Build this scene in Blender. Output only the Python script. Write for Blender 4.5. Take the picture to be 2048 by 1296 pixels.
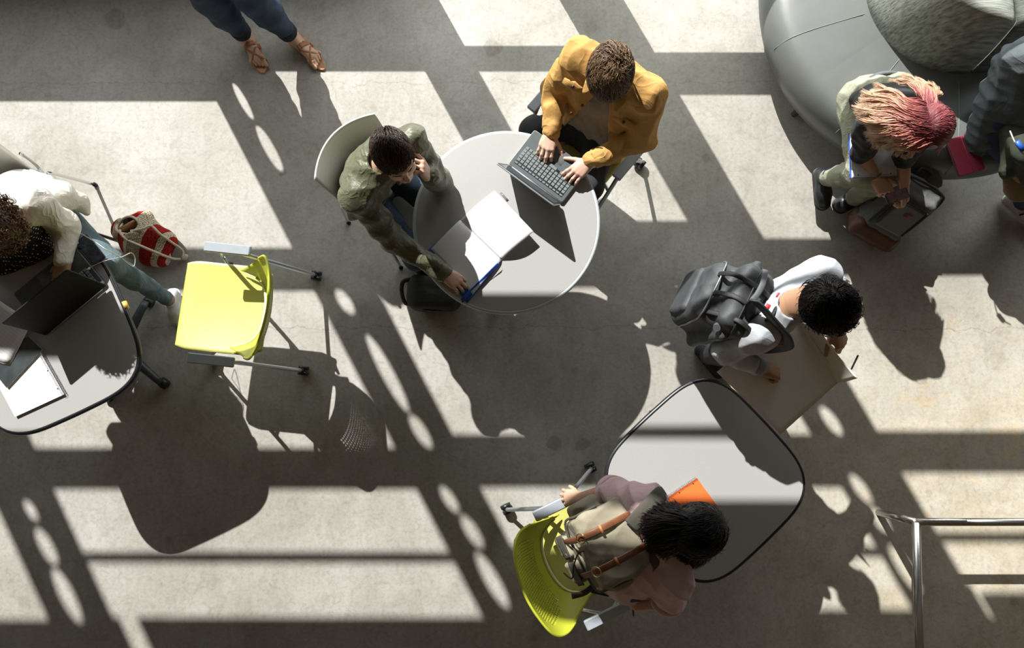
import bpy, math, random
import numpy as np
from mathutils import Vector, Matrix
R = math.radians
random.seed(7)
scene = bpy.context.scene
for o in list(bpy.data.objects):
    bpy.data.objects.remove(o)
C = scene.collection

# ---------------------------------------------------------------- camera, sky, sun, exposure
CAM_H, FOC = 4.07, 1365.0
TILT = math.atan(142 / FOC)
cam_d = bpy.data.cameras.new('camera'); cam = bpy.data.objects.new('camera', cam_d); C.objects.link(cam)
cam.location = (0, 0, CAM_H); cam.rotation_euler = (TILT, 0, 0)
cam_d.sensor_width = 36; cam_d.lens = FOC / 2048 * 36; cam_d.clip_start = .05
scene.camera = cam
scene.view_settings.view_transform = 'Standard'; scene.view_settings.look = 'None'
scene.view_settings.gamma = 1; scene.view_settings.exposure = 0.0
scene.view_settings.use_curve_mapping = False

SUNV = Vector((.522, -.968, -1.0))          # the way sunlight travels
sd = bpy.data.lights.new('sun', 'SUN'); sun = bpy.data.objects.new('sun', sd); C.objects.link(sun)
sun.rotation_euler = SUNV.to_track_quat('-Z', 'Y').to_euler()
sun.location = (-2, 4, 6)
sd.energy = 8.7; sd.angle = R(.5); sd.color = (1.0, .975, .93)

w = bpy.data.worlds.new('world'); scene.world = w; w.use_nodes = True
nt = w.node_tree; nt.nodes.clear()
out = nt.nodes.new('ShaderNodeOutputWorld'); bg = nt.nodes.new('ShaderNodeBackground')
tc = nt.nodes.new('ShaderNodeTexCoord'); sp = nt.nodes.new('ShaderNodeSeparateXYZ')
rp = nt.nodes.new('ShaderNodeValToRGB'); mr = nt.nodes.new('ShaderNodeMapRange')
nt.links.new(tc.outputs['Generated'], sp.inputs[0]); nt.links.new(sp.outputs['Y'], mr.inputs['Value'])
mr.inputs['From Min'].default_value = -1; mr.inputs['From Max'].default_value = 1
rp.color_ramp.elements[0].color = (.36, .225, .085, 1); rp.color_ramp.elements[0].position = .1
rp.color_ramp.elements[1].color = (.92, 1.0, 1.10, 1); rp.color_ramp.elements[1].position = .9
e = rp.color_ramp.elements.new(.5); e.color = (.52, .41, .27, 1)
nt.links.new(mr.outputs[0], rp.inputs[0]); nt.links.new(rp.outputs[0], bg.inputs[0])
bg.inputs[1].default_value = .15
nt.links.new(bg.outputs[0], out.inputs[0])

# skylight falling in through the window wall
ad = bpy.data.lights.new('window_skylight', 'AREA'); al = bpy.data.objects.new('window_skylight', ad); C.objects.link(al)
ad.shape = 'RECTANGLE'; ad.size = 11; ad.size_y = 2.1; ad.energy = 370; ad.color = (.97, 1.0, .98)
al.location = (0, 3.25, 1.3); al.rotation_euler = (R(-90), 0, 0)

# ---------------------------------------------------------------- helpers
_c, _s = math.cos(TILT), math.sin(TILT)
def W(px, py, z):
    """the place at height z that the photograph shows at (px, py)"""
    dx, dy, dz = (px - 1024) / FOC, -(py - 648) / FOC, -1.0
    y = dy * _c - dz * _s; zz = dy * _s + dz * _c
    t = (z - CAM_H) / zz
    return np.array((dx * t, y * t, z))
def V(*a): return np.array(a, float)
def nrm(v):
    v = np.asarray(v, float); return v / (np.linalg.norm(v) + 1e-9)
def lerp(a, b, t): return a + (b - a) * t
def idir(dx, dy, dz=0): return nrm((dx, -dy, dz))      # a direction as read in the picture

# ---------- materials
MATS = {}
def mat(name, col, rough=.6, metal=0, var=.12, scale=40, bump=0., bscale=200., detail=4, spec=.5, col2=None, sheen=0, trans=0, coat=0, noise_dist=0, stretch=None, wrk=None):
    if name in MATS: return MATS[name]
    m = bpy.data.materials.new(name); m.use_nodes = True; MATS[name] = m
    n = m.node_tree.nodes; l = m.node_tree.links; b = n['Principled BSDF']
    b.inputs['Roughness'].default_value = rough; b.inputs['Metallic'].default_value = metal
    b.inputs['Specular IOR Level'].default_value = spec
    if sheen: b.inputs['Sheen Weight'].default_value = sheen
    if coat: b.inputs['Coat Weight'].default_value = coat
    if trans: b.inputs['Subsurface Weight'].default_value = trans; b.inputs['Subsurface Radius'].default_value = (.02, .008, .005); b.inputs['Subsurface Scale'].default_value = .3
    t = n.new('ShaderNodeTexCoord'); no = n.new('ShaderNodeTexNoise'); no.inputs['Scale'].default_value = scale; no.inputs['Detail'].default_value = detail
    no.inputs['Distortion'].default_value = noise_dist
    src = t.outputs['Object']
    if stretch:
        mp = n.new('ShaderNodeMapping'); mp.inputs['Scale'].default_value = stretch[:3]
        if len(stretch) > 3: mp.inputs['Rotation'].default_value = (0, 0, stretch[3])
        l.new(src, mp.inputs[0]); src = mp.outputs[0]
    l.new(src, no.inputs['Vector'])
    r = n.new('ShaderNodeValToRGB')
    c1 = tuple(max(0, x * (1 - var)) for x in col) + (1,); c2 = tuple(min(1, x * (1 + var)) for x in (col2 or col)) + (1,)
    r.color_ramp.elements[0].color = c1; r.color_ramp.elements[0].position = .3
    r.color_ramp.elements[1].color = c2; r.color_ramp.elements[1].position = .7
    l.new(no.outputs['Fac'], r.inputs[0]); l.new(r.outputs[0], b.inputs['Base Color'])
    if bump:
        n2 = n.new('ShaderNodeTexNoise'); n2.inputs['Scale'].default_value = bscale; n2.inputs['Detail'].default_value = 3
        l.new(src, n2.inputs['Vector'])
        bp = n.new('ShaderNodeBump'); bp.inputs['Strength'].default_value = bump; bp.inputs['Distance'].default_value = .002
        l.new(n2.outputs['Fac'], bp.inputs['Height']); l.new(bp.outputs[0], b.inputs['Normal'])
    if wrk:          # creases: (scale, height in m)
        prev = b.inputs['Normal'].links[0].from_socket if b.inputs['Normal'].links else None
        last = prev
        for sc_, hh, di in ((wrk[0], wrk[1], 1.6), (wrk[0] * 2.6, wrk[1] * .30, 1.0)):
            n3 = n.new('ShaderNodeTexNoise'); n3.inputs['Scale'].default_value = sc_; n3.inputs['Detail'].default_value = 1.5; n3.inputs['Distortion'].default_value = di; l.new(t.outputs['Object'], n3.inputs['Vector'])
            a1 = n.new('ShaderNodeMath'); a1.operation = 'SUBTRACT'; a1.inputs[1].default_value = .5; l.new(n3.outputs['Fac'], a1.inputs[0])
            a2 = n.new('ShaderNodeMath'); a2.operation = 'ABSOLUTE'; l.new(a1.outputs[0], a2.inputs[0])
            a3 = n.new('ShaderNodeMath'); a3.operation = 'POWER'; a3.inputs[1].default_value = .6; l.new(a2.outputs[0], a3.inputs[0])
            b3 = n.new('ShaderNodeBump'); b3.inputs['Strength'].default_value = 1; b3.inputs['Distance'].default_value = hh; b3.invert = True; l.new(a3.outputs[0], b3.inputs['Height'])
            if last is not None: l.new(last, b3.inputs['Normal'])
            last = b3.outputs[0]
        l.new(last, b.inputs['Normal'])
    return m
def hairmat(name, rough=.35, spec=.5):
    if name in MATS: return MATS[name]
    m = bpy.data.materials.new(name); m.use_nodes = True; MATS[name] = m
    n = m.node_tree.nodes; l = m.node_tree.links; b = n['Principled BSDF']
    a = n.new('ShaderNodeVertexColor'); a.layer_name = 'tint'
    l.new(a.outputs[0], b.inputs['Base Color'])
    b.inputs['Roughness'].default_value = rough; b.inputs['Specular IOR Level'].default_value = spec
    return m

# ---------- mesh building
ROOTM = {}
def thing(name, label, cat, loc=(0, 0, 0), rz=0, group=None):
    o = bpy.data.objects.new(name, None); C.objects.link(o)
    o.empty_display_size = .1
    o.location = loc; o.rotation_euler = (0, 0, rz)
    o['label'] = label; o['category'] = cat
    if group: o['group'] = group
    ROOTM[o.name] = (Matrix.Translation(Vector(loc)) @ Matrix.Rotation(rz, 4, 'Z')).inverted()
    return o
def root_inv(o):
    while o.parent: o = o.parent
    return ROOTM.get(o.name, Matrix.Identity(4))
def mk(name, vf, m, parent=None, world=True, smooth=True, label=None, tint=None):
    v, f = vf[0], vf[1]
    v = np.asarray(v, float).reshape(-1, 3)
    if parent is not None and world:
        M = np.array(root_inv(parent)); v = v @ M[:3, :3].T + M[:3, 3]
    me = bpy.data.meshes.new(name)
    if isinstance(f, np.ndarray) and len(f):
        k = f.shape[1]
        me.vertices.add(len(v)); me.vertices.foreach_set('co', v.astype(np.float32).ravel())
        me.loops.add(f.size); me.loops.foreach_set('vertex_index', f.astype(np.int32).ravel())
        me.polygons.add(len(f)); me.polygons.foreach_set('loop_start', np.arange(0, f.size, k, dtype=np.int32))
        me.update(calc_edges=True); me.validate()
    else:
        me.from_pydata([tuple(x) for x in v], [], [tuple(int(i) for i in q) for q in f]); me.update()
    if smooth: me.polygons.foreach_set('use_smooth', [True] * len(me.polygons))
    if smooth == 'auto':
        me.set_sharp_from_angle(angle=R(38))
    if tint is not None:
        ca = me.color_attributes.new('tint', 'FLOAT_COLOR', 'POINT')
        t = np.ones((len(v), 4), np.float32); t[:, :3] = tint; ca.data.foreach_set('color', t.ravel())
    me.materials.append(m)
    o = bpy.data.objects.new(name, me); C.objects.link(o)
    if parent is not None: o.parent = parent
    if label: o['label'] = label
    return o
def tag(o, label, cat, group=None, kind=None):
    o['label'] = label; o['category'] = cat
    if group: o['group'] = group
    if kind: o['kind'] = kind
    return o
def struct(o, label=None, cat=None):
    o['kind'] = 'structure'
    if label: o['label'] = label
    if cat: o['category'] = cat
    return o

def join(*parts):
    vs, fs, n = [], [], 0
    for p in parts:
        v = np.asarray(p[0], float).reshape(-1, 3); vs.append(v)
        fs += [tuple(i + n for i in q) for q in p[1]]; n += len(v)
    return np.concatenate(vs), fs
def xf(vf, M=None, loc=None):
    v = np.asarray(vf[0], float)
    if M is not None: v = v @ np.asarray(M).T
    if loc is not None: v = v + np.asarray(loc)
    return v, vf[1]
def rz(a):
    c, s = math.cos(a), math.sin(a); return np.array(((c, -s, 0), (s, c, 0), (0, 0, 1)))
def frame(x, y, z): return np.stack([x, y, z], 1)        # columns = axes

def box(lo, hi, b=.003):
    """box with chamfered edges"""
    lo = np.asarray(lo, float); hi = np.asarray(hi, float)
    b = min(b, *( (hi - lo) * .45))
    c = (lo + hi) / 2; h = (hi - lo) / 2
    vs = []; idx = {}
    for sx in (-1, 1):
        for sy in (-1, 1):
            for sz in (-1, 1):
                s = np.array((sx, sy, sz))
                for ax in range(3):
                    p = h.copy() - b; p[ax] = h[ax]
                    idx[(sx, sy, sz, ax)] = len(vs); vs.append(c + s * p)
    f = []
    for ax in range(3):
        o = [i for i in range(3) if i != ax]
        for s in (-1, 1):
            q = []
            for a, bb in ((-1, -1), (1, -1), (1, 1), (-1, 1)):
                k = [0, 0, 0]; k[ax] = s; k[o[0]] = a; k[o[1]] = bb
                q.append(idx[(k[0], k[1], k[2], ax)])
            if (s == 1) == (ax == 1): q = q[::-1]
            f.append(tuple(q))
    for ax in range(3):
        o = [i for i in range(3) if i != ax]
        for a in (-1, 1):
            for bb in (-1, 1):
                q = []
                for s, face in ((-1, 0), (1, 0), (1, 1), (-1, 1)):
                    k = [0, 0, 0]; k[ax] = s; k[o[0]] = a; k[o[1]] = bb
                    q.append(idx[(k[0], k[1], k[2], o[face])])
                f.append(tuple(q))
    for sx in (-1, 1):
        for sy in (-1, 1):
            for sz in (-1, 1):
                f.append(tuple(idx[(sx, sy, sz, a)] for a in range(3)))
    return np.array(vs), f
def smooth_path(pts, n=8, closed=False):
    P = [np.asarray(p, float) for p in pts]; out = []
    N = len(P)
    for i in range(N if closed else N - 1):
        if closed: a, b, c, d = P[i - 1], P[i], P[(i + 1) % N], P[(i + 2) % N]
        else: a = P[max(i - 1, 0)]; b = P[i]; c = P[i + 1]; d = P[min(i + 2, N - 1)]
        for k in range(n):
            t = k / n
            out.append(.5 * ((2 * b) + (-a + c) * t + (2 * a - 5 * b + 4 * c - d) * t * t + (-a + 3 * b - 3 * c + d) * t ** 3))
    if not closed: out.append(P[-1])
    return out
def tube(pts, r, seg=10, smooth=0, closed=False, flat=None, up=None):
    """tube through pts; r number or list; flat=(a,b) squashes the section (b along 'up')"""
    if smooth:
        rr = r
        n0 = len(pts)
        pts = smooth_path(pts, smooth, closed)
        if not np.isscalar(r):
            r = np.interp(np.linspace(0, n0 - 1, len(pts)), np.arange(n0), rr)
    P = np.array(pts, float); n = len(P)
    rad = np.full(n, r, float) if np.isscalar(r) else np.asarray(r, float)
    T = np.gradient(P, axis=0) if n > 2 else np.repeat((P[1] - P[0])[None], n, 0)
    if closed: T = np.roll(P, -1, 0) - np.roll(P, 1, 0)
    T /= np.linalg.norm(T, axis=1)[:, None] + 1e-12
    vs = []; a = None
    for i in range(n):
        if up is not None: a = np.asarray(up, float)
        elif a is None: a = np.array((0, 0, 1.)) if abs(T[i][2]) < .9 else np.array((1., 0, 0))
        a2 = a - T[i] * a.dot(T[i]); a2 /= np.linalg.norm(a2) + 1e-12
        if up is None: a = a2
        b = np.cross(T[i], a2)
        fa, fb = (1, 1) if flat is None else flat
        for k in range(seg):
            t = 2 * math.pi * k / seg
            vs.append(P[i] + rad[i] * (b * math.cos(t) * fa + a2 * math.sin(t) * fb))
    f = []
    m = n if closed else n - 1
    for i in range(m):
        j = (i + 1) % n
        for k in range(seg):
            k2 = (k + 1) % seg
            f.append((i * seg + k, i * seg + k2, j * seg + k2, j * seg + k))
    if not closed:
        f.append(tuple(range(seg))[::-1]); f.append(tuple((n - 1) * seg + k for k in range(seg)))
    return np.array(vs), f
def prism(outline, z0, z1, bev=.003):
    """flat slab with bevelled rim; outline 2-D, counter-clockwise"""
    O = np.array(outline, float); n = len(O); c = O.mean(0)
    T = np.roll(O, -1, 0) - np.roll(O, 1, 0); N = np.stack([T[:, 1], -T[:, 0]], 1); N /= np.linalg.norm(N, axis=1)[:, None] + 1e-9
    rings = [(O - N * bev, z0), (O, z0 + bev), (O, z1 - bev), (O - N * bev, z1)]
    vs = np.concatenate([np.c_[o, np.full(n, z)] for o, z in rings]); f = []
    for r in range(3):
        for k in range(n):
            k2 = (k + 1) % n; f.append((r * n + k, r * n + k2, (r + 1) * n + k2, (r + 1) * n + k))
    f.append(tuple(range(n))[::-1]); f.append(tuple(3 * n + k for k in range(n)))
    return vs, f
def rrect(w, h, r=.01, n=5, cx=0, cy=0):
    o = []
    for sx, sy, a0 in ((1, -1, -90), (1, 1, 0), (-1, 1, 90), (-1, -1, 180)):
        for i in range(n + 1):
            a = R(a0 + 90 * i / n); o.append((cx + sx * (w / 2 - r) + r * math.cos(a), cy + sy * (h / 2 - r) + r * math.sin(a)))
    return o
def shell(fn, nu, nv, thick, mask=None):
    """curved sheet fn(u,v)->point, u,v in 0..1, with thickness; mask(i,j) true drops a cell"""
    P = np.array([[fn(i / nu, j / nv) for j in range(nv + 1)] for i in range(nu + 1)], float)
    du = np.gradient(P, axis=0); dv = np.gradient(P, axis=1); N = np.cross(du, dv); N /= np.linalg.norm(N, axis=2)[..., None] + 1e-12
    A = P.reshape(-1, 3); B = (P + N * thick).reshape(-1, 3); n = len(A); f = []
    id_ = lambda i, j: i * (nv + 1) + j
    ok = np.ones((nu, nv), bool)
    if mask:
        for i in range(nu):
            for j in range(nv):
                if mask(i, j): ok[i, j] = False
    for i in range(nu):
        for j in range(nv):
            if not ok[i, j]: continue
            a, b, c, d = id_(i, j), id_(i + 1, j), id_(i + 1, j + 1), id_(i, j + 1)
            f.append((a, d, c, b)); f.append((a + n, b + n, c + n, d + n))
            for (ii, jj, p, q) in ((i, j - 1, a, b), (i + 1, j, b, c), (i, j + 1, c, d), (i - 1, j, d, a)):
                if ii < 0 or jj < 0 or ii >= nu or jj >= nv or not ok[ii, jj]:
                    f.append((p, q, q + n, p + n))
    return np.concatenate([A, B]), f

# ---------- signed distance fields -> one continuous surface
class Field:
    def __init__(s, lo, hi, h):
        s.lo = np.asarray(lo, float); s.h = h
        s.n = np.maximum(np.ceil((np.asarray(hi) - s.lo) / h).astype(int), 4)
        s.v = np.full(s.n, .5, np.float32)
        s.ax = [s.lo[i] + h * np.arange(s.n[i]) for i in range(3)]
    def sub(s, lo, hi):
        a = np.clip(np.floor((np.asarray(lo) - s.lo) / s.h).astype(int), 0, s.n); b = np.clip(np.ceil((np.asarray(hi) - s.lo) / s.h).astype(int) + 1, 0, s.n)
        if np.any(b <= a): return None
        sl = tuple(slice(a[i], b[i]) for i in range(3))
        X, Y, Z = np.meshgrid(*[s.ax[i][sl[i]] for i in range(3)], indexing='ij')
        return sl, np.stack([X, Y, Z], -1)
    def comb(s, sl, d, k, op):
        v = s.v[sl]
        if op == 'add':
            if k > 0: h = np.maximum(k - np.abs(v - d), 0) / k; s.v[sl] = np.minimum(v, d) - h * h * k * .25
            else: s.v[sl] = np.minimum(v, d)
        else:
            d = -d
            if k > 0: h = np.maximum(k - np.abs(v - d), 0) / k; s.v[sl] = np.maximum(v, d) + h * h * k * .25
            else: s.v[sl] = np.maximum(v, d)
    def cone(s, p1, r1, p2, r2, k=.02, op='add', axis=None, flat=1.):
        p1 = np.asarray(p1, float); p2 = np.asarray(p2, float); m = max(r1, r2) + k + 2 * s.h
        q = s.sub(np.minimum(p1, p2) - m, np.maximum(p1, p2) + m)
        if q is None: return s
        sl, X = q; X = X - p1; d = p2 - p1
        if axis is not None and flat != 1.:
            a = nrm(axis); X = X + (X @ a)[..., None] * a * (1 / flat - 1); d = d + d.dot(a) * a * (1 / flat - 1)
        t = np.clip((X @ d) / (d @ d + 1e-12), 0, 1)
        dist = np.linalg.norm(X - t[..., None] * d, axis=-1) - (r1 + (r2 - r1) * t)
        s.comb(sl, dist * (.5 + .5 * flat), k, op); return s
    def chain(s, pts, rs, k=.02, **kw):
        for i in range(len(pts) - 1): s.cone(pts[i], rs[i], pts[i + 1], rs[i + 1], k, **kw)
        return s
    def ell(s, c, rad, A=None, k=.02, op='add'):
        c = np.asarray(c, float); rad = np.asarray(rad, float); m = rad.max() + k + 2 * s.h
        q = s.sub(c - m, c + m)
        if q is None: return s
        sl, X = q; X = X - c
        if A is not None: X = X @ np.asarray(A)
        k0 = np.linalg.norm(X / rad, axis=-1); k1 = np.linalg.norm(X / rad ** 2, axis=-1) + 1e-9
        s.comb(sl, k0 * (k0 - 1) / k1, k, op); return s
    def rbox(s, c, half, r, A=None, k=.01, op='add'):
        c = np.asarray(c, float); half = np.asarray(half, float); m = np.linalg.norm(half) + k + 2 * s.h
        q = s.sub(c - m, c + m)
        if q is None: return s
        sl, X = q; X = X - c
        if A is not None: X = X @ np.asarray(A)
        Q = np.abs(X) - (half - r)
        d = np.linalg.norm(np.maximum(Q, 0), axis=-1) + np.minimum(Q.max(-1), 0) - r
        s.comb(sl, d, k, op); return s
    def disp(s, fn, band=.03):
        m = np.abs(s.v) < band
        ii = np.nonzero(m)
        P = np.stack([s.ax[i][ii[i]] for i in range(3)], -1)
        s.v[m] += fn(P).astype(np.float32); return s
    def mesh(s):
        v = s.v; h = s.h
        ins = v < 0
        n0, n1, n2 = [x - 1 for x in v.shape]
        cnt = np.zeros((n0, n1, n2), np.int8)
        cor = [(a, b, c) for a in (0, 1) for b in (0, 1) for c in (0, 1)]
        for a, b, c in cor: cnt += ins[a:a + n0, b:b + n1, c:c + n2]
        act = (cnt > 0) & (cnt < 8)
        I = np.nonzero(act); N = len(I[0])
        idx = -np.ones((n0, n1, n2), np.int64); idx[act] = np.arange(N)
        acc = np.zeros((N, 3)); num = np.zeros(N)
        vals = {co: v[I[0] + co[0], I[1] + co[1], I[2] + co[2]].astype(float) for co in cor}
        for p in cor:
            for ax in range(3):
                if p[ax]: continue
                q = list(p); q[ax] = 1; q = tuple(q)
                a, b = vals[p], vals[q]; mm = (a < 0) != (b < 0)
                t = np.where(mm, a / np.where(mm, a - b, 1), 0)
                pt = np.array(p, float)[None].repeat(N, 0); pt[:, ax] = t
                acc[mm] += pt[mm]; num[mm] += 1
        P = s.lo + h * (np.stack(I, 1) + acc / np.maximum(num, 1)[:, None])
        F = []
        for ax in range(3):
            o1, o2 = (ax + 1) % 3, (ax + 2) % 3
            sl_a = [slice(None)] * 3; sl_b = [slice(None)] * 3
            sl_a[ax] = slice(0, -1); sl_b[ax] = slice(1, None)
            A = ins[tuple(sl_a)]; B = ins[tuple(sl_b)]
            ch = A != B
            E = np.stack(np.nonzero(ch), 1)
            E = E[(E[:, o1] > 0) & (E[:, o2] > 0) & (E[:, o1] < v.shape[o1] - 1) & (E[:, o2] < v.shape[o2] - 1)]
            if not len(E): continue
            e1 = np.zeros(3, int); e1[o1] = 1; e2 = np.zeros(3, int); e2[o2] = 1
            g = lambda q: idx[q[:, 0], q[:, 1], q[:, 2]]
            quad = np.stack([g(E - e1 - e2), g(E - e2), g(E), g(E - e1)], 1)
            fl = ~A[E[:, 0], E[:, 1], E[:, 2]]
            quad[fl] = quad[fl][:, ::-1]
            F.append(quad)
        F = np.concatenate(F); F = F[(F >= 0).all(1)]
        return P, F
def bounds(pts, m):
    P = np.array(pts, float); return P.min(0) - m, P.max(0) + m
def catmesh(*ms):
    n = 0; Vs = []; Fs = []
    for v, f in ms: Vs.append(v); Fs.append(np.asarray(f) + n); n += len(v)
    return np.concatenate(Vs), np.concatenate(Fs)
def folds(seed, amp=.004, wl=.06, aniso=(1, 1, 1), ridge=True):
    rg = np.random.RandomState(seed); ks = []
    for i in range(5):
        d = rg.normal(size=3) * aniso; d /= np.linalg.norm(d); ks.append((d * 2 * math.pi / (wl * rg.uniform(.8, 2.4)), rg.uniform(0, 6.28), rg.normal(size=3) * 9, rg.uniform(0, 6.28)))
    def fn(P):
        s = 0
        for k, ph, k2, p2 in ks:
            a = P @ k + ph + 1.6 * np.sin(P @ k2 + p2)
            s = s - ((1 - np.abs(np.sin(a / 2)) * 2) if ridge else np.sin(a))
        return amp * s / 2.2
    return fn

# ---------------------------------------------------------------- people: shared anatomy
def headA(yaw, pitch, roll=0):
    """axes (right, forward, up) of a head that faces yaw (a picture direction) and nods down by pitch degrees"""
    y = idir(*yaw); a = R(pitch)
    f = np.array((y[0] * math.cos(a), y[1] * math.cos(a), -math.sin(a)))
    r = nrm(np.cross((y[0], y[1], 0), (0, 0, 1))); u = np.cross(r, f)
    if roll:
        cr, sr = math.cos(R(roll)), math.sin(R(roll)); r, u = r * cr + u * sr, u * cr - r * sr
    return frame(r, f, u)
def head_prims(F, c, A, s=1.):
    P = lambda x, y, z: c + A @ (np.array((x, y, z)) * s)
    E_ = lambda x, y, z, r, k, op='add', AA=None: F.ell(P(x, y, z), np.array(r) * s, A if AA is None else AA, k, op)
    E_(0, -.012, .03, (.073, .092, .080), .02)
    E_(0, .028, -.028, (.059, .062, .082), .03)
    F.cone(P(0, .062, -.096), .020 * s, P(0, .058, -.088), .022 * s, .03)
    for sx in (-1, 1):
        F.cone(P(sx * .048, -.002, -.06), .022 * s, P(sx * .012, .066, -.094), .016 * s, .025)
        E_(sx * .038, .058, -.03, (.024, .024, .026), .02)
        F.cone(P(sx * .012, .088, .020), .008 * s, P(sx * .046, .070, .020), .007 * s, .014)
        E_(sx * .031, .095, .001, (.017, .014, .012), .010, 'sub')
        E_(sx * .031, .0765, .000, (.0125, .0125, .0125), .003)
        F.cone(P(sx * .018, .0895, -.001), .0022 * s, P(sx * .044, .0845, -.002), .0022 * s, .003)
        Ae = A @ rz(sx * .35)
        E_(sx * .078, -.008, -.004, (.007, .018, .031), .006, 'add', Ae)
        E_(sx * .085, -.003, -.002, (.004, .009, .017), .004, 'sub', Ae)
    F.cone(P(0, .086, .012), .008 * s, P(0, .110, -.026), .0115 * s, .012)
    for sx in (-1, 1): E_(sx * .0125, .098, -.031, (.008, .010, .008), .006)
    F.cone(P(-.019, .089, -.056), .0062 * s, P(.019, .089, -.056), .0062 * s, .006)
    F.cone(P(0, .094, -.055), .0062 * s, P(0, .0935, -.056), .0062 * s, .008)
    F.cone(P(-.014, .088, -.0675), .0070 * s, P(.014, .088, -.0675), .0070 * s, .006)
    F.cone(P(-.022, .0965, -.0615), .0016 * s, P(.022, .0965, -.0615), .0016 * s, .003, op='sub')
def head_mesh(c, A, neck, s=1., h=.003):
    F = Field(*bounds([c], .17), h)
    head_prims(F, c, A, s)
    F.cone(c + A @ np.array((0, -.028, -.045)) * s, .052 * s, neck, .060, .03)
    return F.mesh()
def hand_mesh(wr, el, d, n, side, curl=(.4, .4, .4, .4), spread=.10, th=(.75, .62, -.25), thc=.3, s=1., h=.0024):
    d = nrm(d); n = np.asarray(n, float); n = nrm(n - d * n.dot(d)); x = side * np.cross(d, n)
    A = frame(x, d, n)
    P = lambda a, b, c_: wr + A @ (np.array((a, b, c_)) * s)
    pts = []
    F = Field(*bounds([wr, wr + d * .10 * s], .125 * s), h)
    arm = nrm(wr - el)
    F.cone(wr - arm * .10, .029 * s, wr, .0245 * s, .01, axis=n, flat=.8)
    K = [(.030, .088, 0), (.010, .094, .002), (-.011, .089, 0), (-.030, .079, -.004)]
    base = [(.014, .012, 0), (.006, .010, .002), (-.006, .010, .002), (-.014, .012, 0)]
    for (kx, ky, kz), b in zip(K, base):
        F.cone(P(*b), .0165 * s, P(kx, ky, kz), .0125 * s, .014)
    F.cone(P(.018, .02, -.010), .015 * s, P(.030, .062, -.008), .012 * s, .014)      # thumb muscle
    F.cone(P(-.022, .02, -.010), .013 * s, P(-.028, .062, -.008), .011 * s, .014)
    L = [.074, .082, .076, .060]; rr = [.0090, .0092, .0086, .0078]
    for i, (kx, ky, kz) in enumerate(K):
        p = np.array((kx, ky, kz)); a = 0; la = (1.5 - i) * spread
        for j, fr in enumerate((.46, .30, .24)):
            a += curl[i] * (.8, 1.15, .8)[j]
            dv = np.array((math.sin(la) * math.cos(a), math.cos(la) * math.cos(a), -math.sin(a)))
            q = p + dv * L[i] * fr
            F.cone(P(*p), rr[i] * s * (1.06, .98, .90)[j], P(*q), rr[i] * s * (.98, .90, .78)[j], .004)
            p = q
    t = nrm(th); p = np.array((.024, .030, -.010)); q = p + t * .040
    F.cone(P(*p), .0135 * s, P(*q), .0112 * s, .008)
    # thumb folds back toward the palm plane
    t2 = nrm(t * math.cos(thc) + nrm(np.array((-.7, .6, -.35))) * math.sin(thc))
    q2 = q + t2 * .032; F.cone(P(*q), .0110 * s, P(*q2), .0102 * s, .003)
    q3 = q2 + nrm(t2 * .85 + np.array((-.3, .3, 0)) * thc) * .022; F.cone(P(*q2), .0102 * s, P(*q3), .0085 * s, .003)
    return F.mesh()
def torso_prims(F, J, off=0., k=.05, flat=.66, low=0., w=1.):
    neck, pel = J['neck'], J['pelvis']; shL, shR = J['shL'], J['shR']
    sm = (shL + shR) / 2; up = nrm(neck - pel); rv = nrm(shR - shL); fw = nrm(np.cross(up, rv)); up2 = nrm(neck - J.get('chest', lerp(pel, neck, .6)))
    ch = J.get('chest', lerp(pel, sm, .68)); wa = J.get('waist', lerp(pel, ch, .45))
    upp = nrm(ch - pel); fwp = nrm(np.cross(upp, J.get('hipdir', rv)))
    hw = np.linalg.norm(shR - shL) / 2
    hd = nrm(J.get('hipdir', rv))
    for a, b, r1, r2, f_ in ((pel - upp * low, wa, .105, .095, fwp), (wa, ch, .095, .105, fw)):
        for sx in (-1, 1):
            F.cone(a + hd * sx * .055 * w, (r1 + off), b + rv * sx * .05 * w, r2 + off, k, axis=f_, flat=flat + .12)
    for sx, sh in ((-1, shL), (1, shR)):
        F.cone(ch + rv * sx * hw * .38, .105 + off, lerp(sh, sm, .42) - up * .05, .095 + off, k, axis=fw, flat=flat + .15)
        F.cone(lerp(sh, sm, .72) + up * .02, .052 + off, sh - up * .005, .058 + off, k)
    F.cone(sm, .075 + off, neck, .062 + off, k)
    return up, rv, fw
def arm_prims(F, J, side, rs=(.055, .045, .040, .030), k=.03, off=0.):
    sh, el, wr = J['sh' + side], J['el' + side], J['wr' + side]
    F.cone(sh, rs[0] + off, el, rs[1] + off, k); F.cone(el, rs[2] + off, wr, rs[3] + off, k)
def leg_prims(F, J, side, rs=(.085, .058, .055, .040), k=.03, off=0.):
    hp, kn, an = J['hip' + side], J['kn' + side], J['an' + side]
    F.cone(hp, rs[0] + off, kn, rs[1] + off, k); F.cone(kn, rs[2] + off, an, rs[3] + off, k)
def allpts(J): return [v for k, v in J.items() if isinstance(v, np.ndarray) and v.shape == (3,) and k != 'hipdir']
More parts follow.
